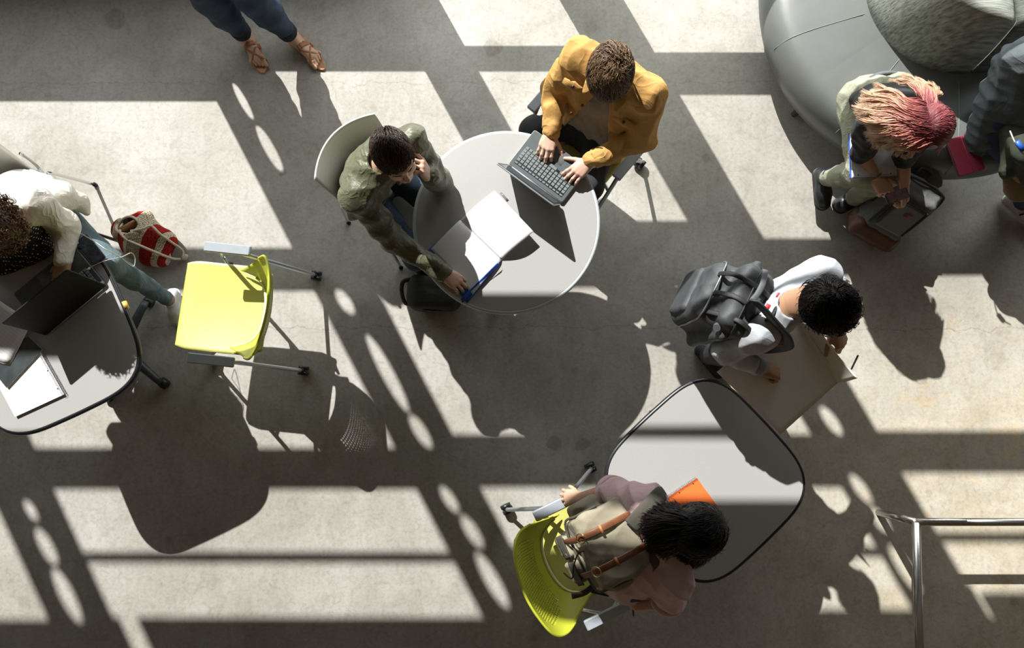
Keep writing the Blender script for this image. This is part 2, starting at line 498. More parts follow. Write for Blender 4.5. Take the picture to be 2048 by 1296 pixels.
def body(root, J, skin, hands=(), headc=None, A=None, hs=1., h=.006, label=None, legs=True):
    keys = ['neck', 'pelvis', 'shL', 'shR', 'elL', 'elR', 'wrL', 'wrR'] + (['knL', 'knR', 'anL', 'anR', 'hipL', 'hipR'] if legs else [])
    F = Field(*bounds([J[k] for k in keys], .19), h)
    torso_prims(F, J, -.014)
    for s in 'LR':
        arm_prims(F, J, s, (.045, .038, .036, .0265))
        if legs:
            leg_prims(F, J, s, (.075, .048, .046, .032))
            a = J['an' + s]; t = J['toe' + s]
            F.cone(a, .030, a + V(0, 0, -.025), .026, .02); F.cone(a + V(0, 0, -.025), .022, lerp(a, t, .55), .014, .02)
    ms = []
    if headc is not None:
        F.cone(headc + A @ np.array((0, -.028, -.045)) * hs, .050 * hs, J['neck'], .058, .03)
        ms.append(head_mesh(headc, A, J['neck'], hs))
    m0 = F.mesh()
    for hd in hands: ms.append(hand_mesh(**hd))
    return mk('body', catmesh(m0, *ms), skin, root, label=label)

def top_z(G, p):
    """height of the field's upper surface above the place p"""
    i = int(np.clip(round((p[0] - G.lo[0]) / G.h), 0, G.n[0] - 1)); j = int(np.clip(round((p[1] - G.lo[1]) / G.h), 0, G.n[1] - 1))
    k = np.nonzero(G.v[i, j] < 0)[0]; return G.ax[2][k[-1]] + G.h * .6 if len(k) else 0.
# ---------- hair
def multi_tube(paths, rad, seg=4, flat=1.):
    Pt = np.asarray(paths, float); N, K, _ = Pt.shape
    rad = np.asarray(rad, float); rad = np.broadcast_to(rad if rad.ndim == 2 else rad[None], (N, K))
    T = np.gradient(Pt, axis=1); T /= np.linalg.norm(T, axis=2)[..., None] + 1e-12
    up = np.array((.13, .21, 1.)); a = np.cross(T, up); a /= np.linalg.norm(a, axis=2)[..., None] + 1e-9; b = np.cross(T, a)
    ang = np.arange(seg) * 2 * math.pi / seg
    Vv = Pt[:, :, None] + rad[:, :, None, None] * (a[:, :, None] * np.cos(ang)[None, None, :, None] + flat * b[:, :, None] * np.sin(ang)[None, None, :, None])
    base = (np.arange(N) * K * seg)[:, None, None]; i = (np.arange(K - 1) * seg)[None, :, None]; k = np.arange(seg)[None, None]; k2 = (k + 1) % seg
    f = np.stack([base + i + k, base + i + seg + k, base + i + seg + k2, base + i + k2], -1).reshape(-1, 4)
    return Vv.reshape(-1, 3), f
def tints(N, K, seg, cols, rg, var=.25, grad=None):
    """per-lock colour; cols list of colours (picked at random) or grad(t, rnd)->colours"""
    t = np.linspace(0, 1, K)
    if grad is None:
        c = np.array(cols)[rg.randint(len(cols), size=N)]; c = c[:, None].repeat(K, 1)
    else: c = grad(np.broadcast_to(t, (N, K)), rg.rand(N, 1).repeat(K, 1))
    c = c * (1 + var * rg.uniform(-1, 1, (N, 1, 1)))
    return np.clip(np.repeat(c[:, :, None], seg, 2).reshape(-1, 3), 0, 1)
def cap_mesh(c, A, rad=(.081, .101, .088), off=(0, -.014, .034), cut=True, h=.005, s=1., face=(.0, .118, -.030, .075, .075, .082), low=-.035):
    F = Field(*bounds([c], .15 * s), h)
    P = lambda x, y, z: c + A @ (np.array((x, y, z)) * s)
    F.ell(P(*off), np.array(rad) * s, A, .01)
    if cut:
        F.ell(P(*face[:3]), np.array(face[3:]) * s, A, .01, 'sub')
        F.rbox(P(0, 0, low - .10), (.2, .2, .10), .01, A, .01, 'sub')
        for sx in (-1, 1): F.ell(P(sx * .082, .005, -.004), (.02, .03, .036), A, .005, 'sub')
    return F.mesh()
def scalp_locks(c, A, n, L, seed, rad=(.080, .100, .087), off=(0, -.014, .034), crown=(0, -.06, .085), comb=(0, .5, 0), lift=.012, r=.0028, K=7, wav=.004, zmin=-.03, face=.045, jit=.35, swirl=0., s=1., seg=4, drop=0.):
    rg = np.random.RandomState(seed); rad = np.array(rad) * s; off = np.array(off) * s; crown = np.array(crown) * s
    out = []
    while len(out) < n:
        dvec = nrm(rg.normal(size=3)); p = off + rad * dvec
        if p[2] < zmin * s or (p[1] > face * s and p[2] < .062 * s): continue
        if abs(p[0]) > .06 * s and p[2] < .02 * s and p[1] > -.02 * s: continue
        out.append(p)
    P0 = np.array(out); paths = [P0]; p = P0.copy(); ll = L * rg.uniform(.6, 1.2, (n, 1)); ph = rg.uniform(0, 6.28, (n, 1)); q3 = rg.normal(size=(3, 3)) * 42; jv = (np.sin(P0 @ q3 + rg.uniform(0, 6, 3)) * 1.3 + rg.normal(size=(n, 3)) * .35) * jit
    for k in range(1, K):
        nr = (p - off) / rad ** 2; nr /= np.linalg.norm(nr, axis=1)[:, None]
        t = p - crown; t /= np.linalg.norm(t, axis=1)[:, None] + .02
        t = t + np.array(comb) + jv + swirl * np.cross(nr, t)
        t -= nr * (t * nr).sum(1)[:, None]; t /= np.linalg.norm(t, axis=1)[:, None] + 1e-9
        sd_ = np.cross(nr, t)
        p = p + t * ll / (K - 1) + sd_ * wav * np.sin(ph + k * 1.9)
        q = (p - off) / rad; q /= np.linalg.norm(q, axis=1)[:, None]
        p = off + rad * q * (1 + lift / .09 * math.sin(min(1, k / (K - 1) * 1.1) * math.pi * .75)) - np.array((0, 0, drop * (k / (K - 1)) ** 2))
        paths.append(p.copy())
    Pt = np.stack(paths, 1) @ A.T + c
    rr = r * (np.array([.7, 1, 1, .9, .75, .5, .15]) if K == 7 else np.interp(np.linspace(0, 1, K), [0, .2, .6, 1], [.7, 1, .9, .12]))
    return multi_tube(Pt, rr, seg), n, K, seg
def bundle(starts, mids, ends, n, seed, K=14, r=.004, spread=.01, wav=.008, wf=2., seg=4, flat=.6, keep=None, clumps=0, cl=.8):
    """locks along bezier curves whose three control rows are polylines"""
    rg = np.random.RandomState(seed)
    def ev(poly, u):
        poly = np.array(poly); x = u * (len(poly) - 1); i = np.minimum(x.astype(int), len(poly) - 2); f = (x - i)[:, None]
        return poly[i] * (1 - f) + poly[i + 1] * f
    u = rg.rand(n); rows = [ev(starts, u)] + [ev(m_, np.clip(u + rg.normal(size=n) * .05, 0, 1)) for m_ in mids] + [ev(ends, np.clip(u + rg.normal(size=n) * .07, 0, 1))]
    rows = [rows[0] + rg.normal(size=(n, 3)) * spread * .25] + [q + rg.normal(size=(n, 3)) * spread for q in rows[1:]]
    Q = np.stack(rows, 1); m = Q.shape[1]; t = np.linspace(0, 1, K)
    Pt = np.zeros((n, K, 3))
    for i in range(m):
        bc = math.comb(m - 1, i) * t ** i * (1 - t) ** (m - 1 - i); Pt += bc[None, :, None] * Q[:, i][:, None]
    L_ = rg.uniform(.75, 1.05, (n, 1)); ph = rg.uniform(0, 1.2, (n, 1)) + u[:, None] * 7
    T = Pt[:, -1] - Pt[:, 0]; T /= np.linalg.norm(T, axis=1)[:, None]; S = np.cross(T, (0, 0, 1.)); S /= np.linalg.norm(S, axis=1)[:, None] + 1e-9
    Pt += (S[:, None] * (np.sin(ph + t[None] * wf * 6.28 * L_) * wav * t[None] ** .7)[..., None])
    Pt[..., 2] += np.cos(ph * 1.3 + t[None] * wf * 6.28) * wav * .5 * t[None]
    if clumps:
        own = np.argmin(np.abs(u[:, None] - u[None, :clumps]) + rg.uniform(0, .035, (n, clumps)), 1)
        fz = cl * np.clip(t * 1.5 - .15, 0, 1)[None, :, None]
        Pt = Pt * (1 - fz) + (Pt[own] + rg.normal(size=(n, 1, 3)) * .0035) * fz
    if keep is not None:        # stay outside the skull
        c, A, rad = keep[:3]; off = np.array((0, -.014, .034)); rad = np.array(rad)
        Lc = (Pt - c) @ A - off; q = np.linalg.norm(Lc / rad, axis=-1, keepdims=True)
        lim = 1.01 + rg.uniform(0, .10, (n, 1, 1))
        Lc = np.where(q < lim, Lc / np.maximum(q, .2) * lim, Lc); Pt = (Lc + off) @ A.T + c
    rr = r * np.interp(t, [0, .15, .6, 1], [.6, 1, .9, .15])
    return multi_tube(Pt, rr, seg, flat), n, K, seg
def onhead(px, py, keep):
    """where the line of sight through (px, py) meets the skull"""
    c, A, rad = keep[:3]; off = np.array((0, -.014, .034)); rad = np.array(rad)
    a = W(px, py, 2.0); b = W(px, py, .5); d = (b - a)
    p = ((a - c) @ A - off) / rad; v = (d @ A) / rad
    B = p @ v; Cc = p @ p - 1; Dd = v @ v; disc = B * B - Dd * Cc
    t = (-B - math.sqrt(disc)) / Dd if disc > 0 else -B / Dd
    return a + d * t
def hair_obj(root, parts, cols, m, seed, var=.3, grads=None, caps=(), capcol=None, name='hair', label=None):
    rg = np.random.RandomState(seed); ms = []; ts = []
    for cm in caps:
        ms.append(cm); ts.append(np.broadcast_to(np.array(capcol if capcol is not None else cols[0]), (len(cm[0]), 3)))
    for i, (vf, n, K, seg) in enumerate(parts):
        ms.append(vf); ts.append(tints(n, K, seg, cols, rg, var, None if grads is None else grads[i]))
    v, f = catmesh(*ms)
    return mk(name, (v, f), m, root, tint=np.concatenate(ts), label=label)

# ---------- shoes
def shoe(parent_root, ankle, toe, upper_m, sole_m, name='shoe', high=False, k_=1., heel_h=.02, lab=None):
    a = np.array(ankle); t = np.array(toe); d = nrm(np.array((t[0] - a[0], t[1] - a[1], t[2] - (a[2] - .08)))); hz = np.array((t[0] - a[0], t[1] - a[1], 0)); 
    n = np.array((0, 0, 1.)); dd = nrm(hz) if np.linalg.norm(hz) > .02 else np.array((0, -1., 0))
    base = a[2] - .075
    heel = np.array((a[0], a[1], base)) - dd * .045; tip = np.array((t[0], t[1], t[2] - .012))
    F = Field(*bounds([a, heel, tip, a + V(0, 0, .06)], .08), .004)
    dn = nrm(tip - heel); side = nrm(np.cross(dn, n)); up = np.cross(side, dn)
    F.cone(heel + up * .032, .034 * k_, lerp(heel, tip, .6) + up * .028, .036 * k_, .03, axis=side, flat=1.)
    F.cone(lerp(heel, tip, .55) + up * .026, .040 * k_, tip - dn * .03 + up * .014, .036 * k_, .03, axis=up, flat=.75)
    F.cone(heel + up * .05 + dn * .02, .036, a + (V(0, 0, .05) if high else V(0, 0, .0)), .044 if high else .040, .02)
    if not high: F.cone(a, .034, a + V(0, 0, .06), .036, .008, op='sub')
    o = mk(name, F.mesh(), upper_m, parent_root, label=lab)
    G = Field(*bounds([heel, tip], .07), .004)
    G.cone(heel + up * .006, .037 * k_, tip - dn * .035 + up * .004, .045 * k_, .02, axis=up, flat=.32)
    mk('sole', G.mesh(), sole_m, o)
    return o, up, dn, side

# ---------------------------------------------------------------- floor and window wall
def floor_mat():
    m = bpy.data.materials.new('concrete'); m.use_nodes = True; n = m.node_tree.nodes; l = m.node_tree.links; b = n['Principled BSDF']
    t = n.new('ShaderNodeTexCoord')
    def noise(sc, det=5, dist=0, rough=.6):
        a = n.new('ShaderNodeTexNoise'); a.inputs['Scale'].default_value = sc; a.inputs['Detail'].default_value = det; a.inputs['Distortion'].default_value = dist; a.inputs['Roughness'].default_value = rough
        l.new(t.outputs['Object'], a.inputs['Vector']); return a.outputs['Fac']
    def ramp(f, *st):
        r = n.new('ShaderNodeValToRGB'); els = r.color_ramp.elements
        for i, (p, c) in enumerate(st):
            e_ = els[i] if i < 2 else els.new(p)
            e_.position = p; e_.color = c + (1,)
        l.new(f, r.inputs[0]); return r.outputs[0]
    def mix(a, bb, f, mode='MIX'):
        x = n.new('ShaderNodeMix'); x.data_type = 'RGBA'; x.blend_type = mode
        for s_, v_ in ((x.inputs[6], a), (x.inputs[7], bb), (x.inputs[0], f)):
            if isinstance(v_, (float, int)): s_.default_value = v_
            elif isinstance(v_, tuple): s_.default_value = v_ + (1,)
            else: l.new(v_, s_)
        return x.outputs[2]
    base = ramp(noise(.9, 4, .4), (.30, (.330, .315, .280)), (.5, (.375, .365, .333)), (.72, (.435, .430, .410)))
    sepx = n.new('ShaderNodeSeparateXYZ'); l.new(t.outputs['Object'], sepx.inputs[0])
    mrx = n.new('ShaderNodeMapRange'); mrx.inputs['From Min'].default_value = .9; mrx.inputs['From Max'].default_value = 2.6; l.new(sepx.outputs['X'], mrx.inputs['Value'])
    mry = n.new('ShaderNodeMapRange'); mry.inputs['From Min'].default_value = .8; mry.inputs['From Max'].default_value = -.2; l.new(sepx.outputs['Y'], mry.inputs['Value'])
    mm = n.new('ShaderNodeMath'); mm.operation = 'MULTIPLY'; l.new(mrx.outputs[0], mm.inputs[0]); l.new(mry.outputs[0], mm.inputs[1])
    warmn = ramp(noise(2.2, 6, 1.2), (.35, (.46, .40, .30)), (.6, (.50, .47, .40)), (.75, (.58, .44, .28)))
    base = mix(base, warmn, mm.outputs[0])
    base = mix(base, ramp(noise(2.7, 8, .8), (.35, (.74, .73, .70)), (.6, (1., 1., 1.)), (.8, (1.14, 1.14, 1.13))), .6, 'MULTIPLY')
    base = mix(base, ramp(noise(55, 4), (.3, (.72, .72, .71)), (.52, (1, 1, 1)), (.75, (1.10, 1.10, 1.10))), .5, 'MULTIPLY')
    base = mix(base, ramp(noise(380, 2), (.3, (.70, .70, .70)), (.6, (1.10, 1.10, 1.10))), .6, 'MULTIPLY')
    # trowel swirls
    wv = n.new('ShaderNodeTexWave'); wv.inputs['Scale'].default_value = 6; wv.inputs['Distortion'].default_value = 9; wv.inputs['Detail'].default_value = 4; wv.inputs['Detail Scale'].default_value = .8
    l.new(t.outputs['Object'], wv.inputs['Vector'])
    base = mix(base, ramp(wv.outputs['Fac'], (.3, (.95, .95, .95)), (.8, (1.02, 1.02, 1.02))), .4, 'MULTIPLY')
    # hairline cracks wandering across the slab
    va = n.new('ShaderNodeVectorMath'); nn = n.new('ShaderNodeTexNoise'); nn.inputs['Scale'].default_value = 9; nn.inputs['Detail'].default_value = 6; l.new(t.outputs['Object'], nn.inputs['Vector'])
    vm = n.new('ShaderNodeVectorMath'); vm.operation = 'SCALE'; vm.inputs['Scale'].default_value = .09; l.new(nn.outputs['Color'], vm.inputs[0])
    l.new(t.outputs['Object'], va.inputs[0]); l.new(vm.outputs[0], va.inputs[1])
    def crack(y0, axis='Y', st=.75):
        q = noise(4.5, 8, .3, .65)
        m1 = n.new('ShaderNodeMath'); m1.operation = 'MULTIPLY_ADD'; m1.inputs[1].default_value = .16; l.new(q, m1.inputs[0]); l.new(sepx.outputs[axis], m1.inputs[2])
        m2 = n.new('ShaderNodeMath'); m2.operation = 'SUBTRACT'; m2.inputs[1].default_value = y0 + .08; l.new(m1.outputs[0], m2.inputs[0])
        m3 = n.new('ShaderNodeMath'); m3.operation = 'ABSOLUTE'; l.new(m2.outputs[0], m3.inputs[0])
        return ramp(m3.outputs[0], (.0, (.60, .58, .55)), (.0028, (1, 1, 1)))
    base = mix(base, crack(W(1024, 655, 0)[1]), .75, 'MULTIPLY'); base = mix(base, crack(W(1024, 165, 0)[1]), .6, 'MULTIPLY'); base = mix(base, crack(W(1024, 345, 0)[1]), .3, 'MULTIPLY')
    # the larger dried spills
    for px, py, rad_, dk in ((1110, 886, .050, .72), (1163, 886, .040, .74), (566, 345, .030, .72), (232, 38, .075, .74), (985, 95, .055, .80), (1182, 55, .050, .86), (1410, 315, .035, .80), (640, 925, .07, .86), (420, 500, .05, .9)):
        ds = n.new('ShaderNodeVectorMath'); ds.operation = 'DISTANCE'; q_ = W(px, py, 0); ds.inputs[1].default_value = (q_[0] + .045, q_[1] + .045, .045); l.new(va.outputs[0], ds.inputs[0])
        base = mix(base, ramp(ds.outputs['Value'], (rad_ * .8, (dk, dk * .985, dk * .96)), (rad_, (1, 1, 1))), 1., 'MULTIPLY')
    # scattered dark drips
    v2 = n.new('ShaderNodeTexVoronoi'); v2.inputs['Scale'].default_value = 2.3; v2.inputs['Randomness'].default_value = 1; l.new(va.outputs[0], v2.inputs['Vector'])
    base = mix(base, ramp(v2.outputs['Distance'], (.045, (.70, .68, .64)), (.075, (1, 1, 1))), .55, 'MULTIPLY')
    v3 = n.new('ShaderNodeTexVoronoi'); v3.inputs['Scale'].default_value = 9; l.new(va.outputs[0], v3.inputs['Vector'])
    base = mix(base, ramp(v3.outputs['Distance'], (.03, (.72, .70, .66)), (.06, (1, 1, 1))), .5, 'MULTIPLY')
    base = mix(base, ramp(noise(14, 6, 1.5), (.36, (.80, .79, .76)), (.5, (1, 1, 1))), .6, 'MULTIPLY')
    l.new(base, b.inputs['Base Color'])
    rr = ramp(noise(3, 4), (.3, (.46,) * 3), (.7, (.62,) * 3)); l.new(rr, b.inputs['Roughness'])
    b.inputs['Specular IOR Level'].default_value = .32
    bp = n.new('ShaderNodeBump'); bp.inputs['Strength'].default_value = .25; bp.inputs['Distance'].default_value = .004; l.new(noise(30, 6), bp.inputs['Height']); l.new(bp.outputs[0], b.inputs['Normal'])
    return m
struct(mk('floor', (V((-6, -5, 0), (6, -5, 0), (6, 2.95, 0), (-6, 2.95, 0), (-6, -5, -.1), (6, -5, -.1), (6, 2.95, -.1), (-6, 2.95, -.1)), [(0, 1, 2, 3), (7, 6, 5, 4), (4, 5, 1, 0), (5, 6, 2, 1), (6, 7, 3, 2), (7, 4, 0, 3)]), floor_mat(), smooth=False), 'polished concrete floor in patches of sun and shade', 'floor')

YW = 2.86
SX_, SY_ = .522, -.968
def onwall(px, py):
    p = W(px, py, 0); z = (YW - p[1]) / -SY_; return p[0] - SX_ * z, z
M_frame = mat('window_frame', (.30, .30, .29), .5)
def bar(x0, x1, z0, z1, t=.012): return box((x0, YW - t, z0), (x1, YW + t, z1), .001)
# vertical uprights pierced with slots: (edges in the floor pattern, slot list)
def upright(i, x0, x1, z0, z1, slots):
    parts = []; z = z0; t = .006
    def slab(poly):
        n = len(poly); v = [(x, YW - t, zz) for x, zz in poly] + [(x, YW + t, zz) for x, zz in poly]
        f = [tuple(range(n)), tuple(range(2 * n - 1, n - 1, -1))] + [(k, k + n, (k + 1) % n + n, (k + 1) % n) for k in range(n)]
        return np.array(v), f
    for cx, cz, a, b in sorted(slots, key=lambda q: q[1]):
        parts.append(slab([(x0, z), (x1, z), (x1, cz - b), (x0, cz - b)]))
        arc = [R(-90 + 180 * k / 14) for k in range(15)]
        parts.append(slab([(x0, cz - b)] + [(cx - a * math.cos(q), cz + b * math.sin(q)) for q in arc] + [(x0, cz + b)]))
        parts.append(slab([(x1, cz + b)] + [(cx + a * math.cos(q), cz + b * math.sin(q)) for q in arc[::-1]] + [(x1, cz - b)]))
        z = cz + b
    parts.append(slab([(x0, z), (x1, z), (x1, z1), (x0, z1)]))
    return struct(mk('trim_%d' % i, join(*parts), M_frame, smooth=False))
def slot(px, y0, y1, w):      # an elongated opening whose light falls round (px, y0..y1)
    a = onwall(px, y0); b = onwall(px, y1); m = onwall(px, (y0 + y1) / 2)
    return (m[0], m[1], w / 2, abs(b[1] - a[1]) / 2)
ZT = 6.2
def wx(px, py): return onwall(px, py)[0]
def wz(py, px=1024): return onwall(px, py)[1]
mean_ = lambda *a: sum(a) / len(a)
x1a = mean_(wx(434, 200), wx(632, 579), wx(789, 898), wx(893, 1092), wx(952, 1216))
x1b = mean_(wx(792, 622), wx(906, 895), wx(962, 978), wx(1020, 1097))
xLb = mean_(wx(118, 990), wx(165, 1110), wx(225, 1240))
x3a = mean_(wx(1290, 290), wx(1375, 445))
x3b = mean_(wx(1370, 187), wx(1530, 480), wx(1790, 950))
x2a = mean_(wx(855, 142), wx(920, 275)); x2b = mean_(wx(960, 142), wx(1015, 255))
wU = x1b - x1a
upright(1, xLb - wU, xLb, 0, ZT, [slot(62, 1000, 1042, .06), slot(93, 1056, 1130, .085), slot(134, 1136, 1246, .09)])
upright(2, x1a, x1b, 0, ZT, [slot(486, 165, 240, .055), slot(539, 250, 345, .075), slot(690, 578, 630, .085), slot(775, 668, 825, .085), slot(841, 829, 897, .085),
                             slot(899, 972, 1026, .075), slot(944, 1030, 1096, .085), slot(984, 1104, 1216, .09)])
upright(3, x3a, x3b, 0, ZT, [slot(1662, 812, 871, .085), slot(1722, 948, 1008, .08), slot(1760, 1014, 1066, .085), slot(1810, 1090, 1185, .09)])
x4 = x3b + (x3a - x1b); upright(4, x4, x4 + wU, 0, ZT, [])
x5 = xLb - wU - (x3a - x1b); upright(5, x5 - wU, x5, 0, ZT, [])
def bay(i, xa, xb, panes, px, thin=None, streak=None, post=None, extra=()):
    """panes: (y0, y1) of each lit row as it falls on the floor; everything between them is opaque"""
    zs = [0.]
    for y0, y1 in panes: zs += [wz(y0, px), wz(y1, px)]
    zs.append(ZT); parts = []
    for k in range(0, len(zs), 2):
        a, b = max(zs[k], 0), zs[k + 1]
        if b - a < .01: continue
        if streak and k == len(zs) - 2:
            s0, s1, ze = streak; parts += [bar(xa, s0, a, b), bar(s1, xb, a, b), bar(s0, s1, ze, b)]
        else: parts.append(bar(xa, xb, a, b))
    if thin: z = wz(thin, px); parts.append(bar(xa, xb, z - .022, z + .022))
    if post: parts.append(bar(post[0], post[1], post[2], post[3], t=.0095))
    for q in extra: parts.append(bar(*q, t=.0105))
    return struct(mk('wall_window_side_%d' % i, join(*parts), M_frame, smooth=False))
bay(1, xLb, x1a, [(200, 499), (579, 899), (976, 1238)], 450, thin=1115, streak=(wx(252, 1270), wx(290, 1270), wz(1330, 270)))
bay(2, x1b, x3a, [(-60, 95), (140, 445), (572, 872), (972, 1222), (1396, 1464)], 1150, thin=1104, post=(x2a, x2b, 0, wz(500, 1150)), extra=[(x1b, x2a, 0, wz(95, 1150) + .01)])
bay(3, x3b, x4, [(-60, 108), (187, 480), (548, 865), (943, 1188)], 1800, thin=1075, streak=(wx(1942, 1215), wx(1976, 1215), wz(1238, 1960)))
bay(4, x5, xLb - wU, [(200, 499), (579, 899), (976, 1243)], 0)

# ---------------------------------------------------------------- materials of the furniture
M_lam = mat('grey_laminate', (.335, .335, .325), .5, var=.07, scale=260, bump=.05)
M_lam_edge = mat('pale_table_edge', (.50, .56, .58), .35, var=.03)
M_blk = mat('black_plastic', (.012, .014, .018), .35, var=.1)
M_dgrey = mat('dark_grey_powder_coat', (.035, .042, .052), .45)
M_arm = mat('slate_arm_pad', (.31, .345, .38), .38, var=.04)
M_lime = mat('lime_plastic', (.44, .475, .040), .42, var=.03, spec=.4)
M_lime_glare = mat('lime_seat_sun_glare', (.60, .59, .16), .40, var=.02, spec=1., coat=.6)  # the same lime, with blown-out sun glare put into the seat's base colour
M_cream = mat('pale_lime_plastic', (.80, .82, .55), .4, var=.02)
M_shell = mat('pale_grey_plastic', (.66, .67, .62), .38, var=.02)
M_alu = mat('satin_aluminium', (.55, .58, .60), .32, metal=.85, var=.05)
M_chrome = mat('chrome', (.70, .70, .68), .15, metal=1, var=.02)
M_steel = mat('brushed_steel', (.52, .51, .49), .25, metal=1, var=.1, scale=30, stretch=(1, 60, 60))
M_leather = mat('grey_leather', (.135, .145, .140), .40, var=.05, scale=8, bump=.25, bscale=420, spec=.45)
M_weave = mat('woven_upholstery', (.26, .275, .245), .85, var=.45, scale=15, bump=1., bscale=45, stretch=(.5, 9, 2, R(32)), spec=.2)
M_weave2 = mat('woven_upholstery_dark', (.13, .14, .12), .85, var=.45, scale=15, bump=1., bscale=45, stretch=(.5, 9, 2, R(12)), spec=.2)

# ---------------------------------------------------------------- tables
def floor_feet(t, c, r, angs, m, caster=True):
    for a in angs:
        d = V(math.cos(a), math.sin(a), 0); e_ = c + d * r
        f = mk('foot', tube([c + V(0, 0, .09) + d * .03, lerp(c, e_, .5) + V(0, 0, .085), e_ + V(0, 0, .062)], [.030, .027, .020], 10, 3), m, t)
        if caster: mk('caster', join(tube([e_ + V(0, 0, .03) + V(-d[1], d[0], 0) * .022, e_ + V(0, 0, .03) - V(-d[1], d[0], 0) * .022], .03, 14), box(e_ + V(-.01, -.01, .04), e_ + V(.01, .01, .06))), M_blk, f)
def sq_outline(c, rot, s=1., n=120):
    o = []
    for k in range(n):
        a = 2 * math.pi * k / n; q = abs(math.cos(2 * a)); r = (.396 + .042 * q * q + .030 * q ** 4) * s
        o.append((c[0] + r * math.cos(a + rot), c[1] + r * math.sin(a + rot)))
    return o
def square_table(label, cpx, corner_px, feet, cable=False):
    c = W(*cpx, .75); k = W(*corner_px, .75); rot = math.atan2(k[1] - c[1], k[0] - c[0])
    t = thing('square_table', label, 'table', (c[0], c[1], 0))
    mk('tabletop', prism(sq_outline(c, rot), .722, .75, .003), M_lam, t, smooth='auto')
    ol = sq_outline(c, rot, 1.004)
    mk('edge_band', tube([V(x, y, .737) for x, y in ol], .0135, 10, closed=True), M_blk, t)
    b = V(c[0], c[1], 0)
    mk('column', join(tube([b + V(0, 0, .08), b + V(0, 0, .70)], .035, 16), prism([(b[0] + .16 * math.cos(a), b[1] + .16 * math.sin(a)) for a in np.arange(0, 6.28, .4)], .70, .722, .002)), M_dgrey, t)
    floor_feet(t, b, .30, feet, M_dgrey)
    return t, c, rot
tR, cR, rR = square_table('grey square table with black rounded edge, orange notebook on it', (1411, 959), (1415, 763), [.3, 1.87, 3.44, 5.0])
fl = W(263 + 0, 699, 0)
def fang(px, py, c): p = W(px, py, 0); return math.atan2(p[1] - c[1], p[0] - c[0])
cl = W(92, 678, .75)
tL, cL, rL = square_table('grey square table with black edge, crowded with laptop and papers at the left', (92, 678), (277, 745), [fang(330, 764, cl), fang(300, 612, cl), fang(330, 764, cl) + math.pi, fang(300, 612, cl) + math.pi])
# short ochre mark and lime strip on the left table's edge band
e1 = W(247, 606, .755); e2 = W(254, 622, .755)
mk('edge_sticker', tube([W(246, 604, .737) + V(.004, 0, .0), W(252, 617, .737) + V(.004, 0, 0)], .0138, 10), mat('ochre_tape', (.62, .42, .08), .5), tL, label='ochre mark on the edge')
cT = W(1013, 442, .75)
tO = thing('round_table', 'round grey table with a pale rim', 'table', (cT[0], cT[1], 0))
circ = [(cT[0] + .452 * math.cos(a), cT[1] + .452 * math.sin(a)) for a in np.linspace(0, 2 * math.pi, 120, endpoint=False)]
mk('tabletop', prism(circ, .722, .75, .002), M_lam, tO, smooth='auto')
mk('edge_band', tube([V(cT[0] + .455 * math.cos(a), cT[1] + .455 * math.sin(a), .737) for a in np.linspace(0, 2 * math.pi, 120, endpoint=False)], .0128, 10, closed=True), M_lam_edge, tO)
b0 = V(cT[0], cT[1], 0)
mk('column', join(tube([b0 + V(0, 0, .08), b0 + V(0, 0, .70)], .035, 16), prism([(b0[0] + .16 * math.cos(a), b0[1] + .16 * math.sin(a)) for a in np.arange(0, 6.28, .4)], .70, .722, .002)), M_dgrey, tO)
a0 = fang(972, 622, cT)
floor_feet(tO, b0, .36, [a0, a0 + math.pi / 2, a0 + math.pi, a0 - math.pi / 2], M_blk, caster=False)

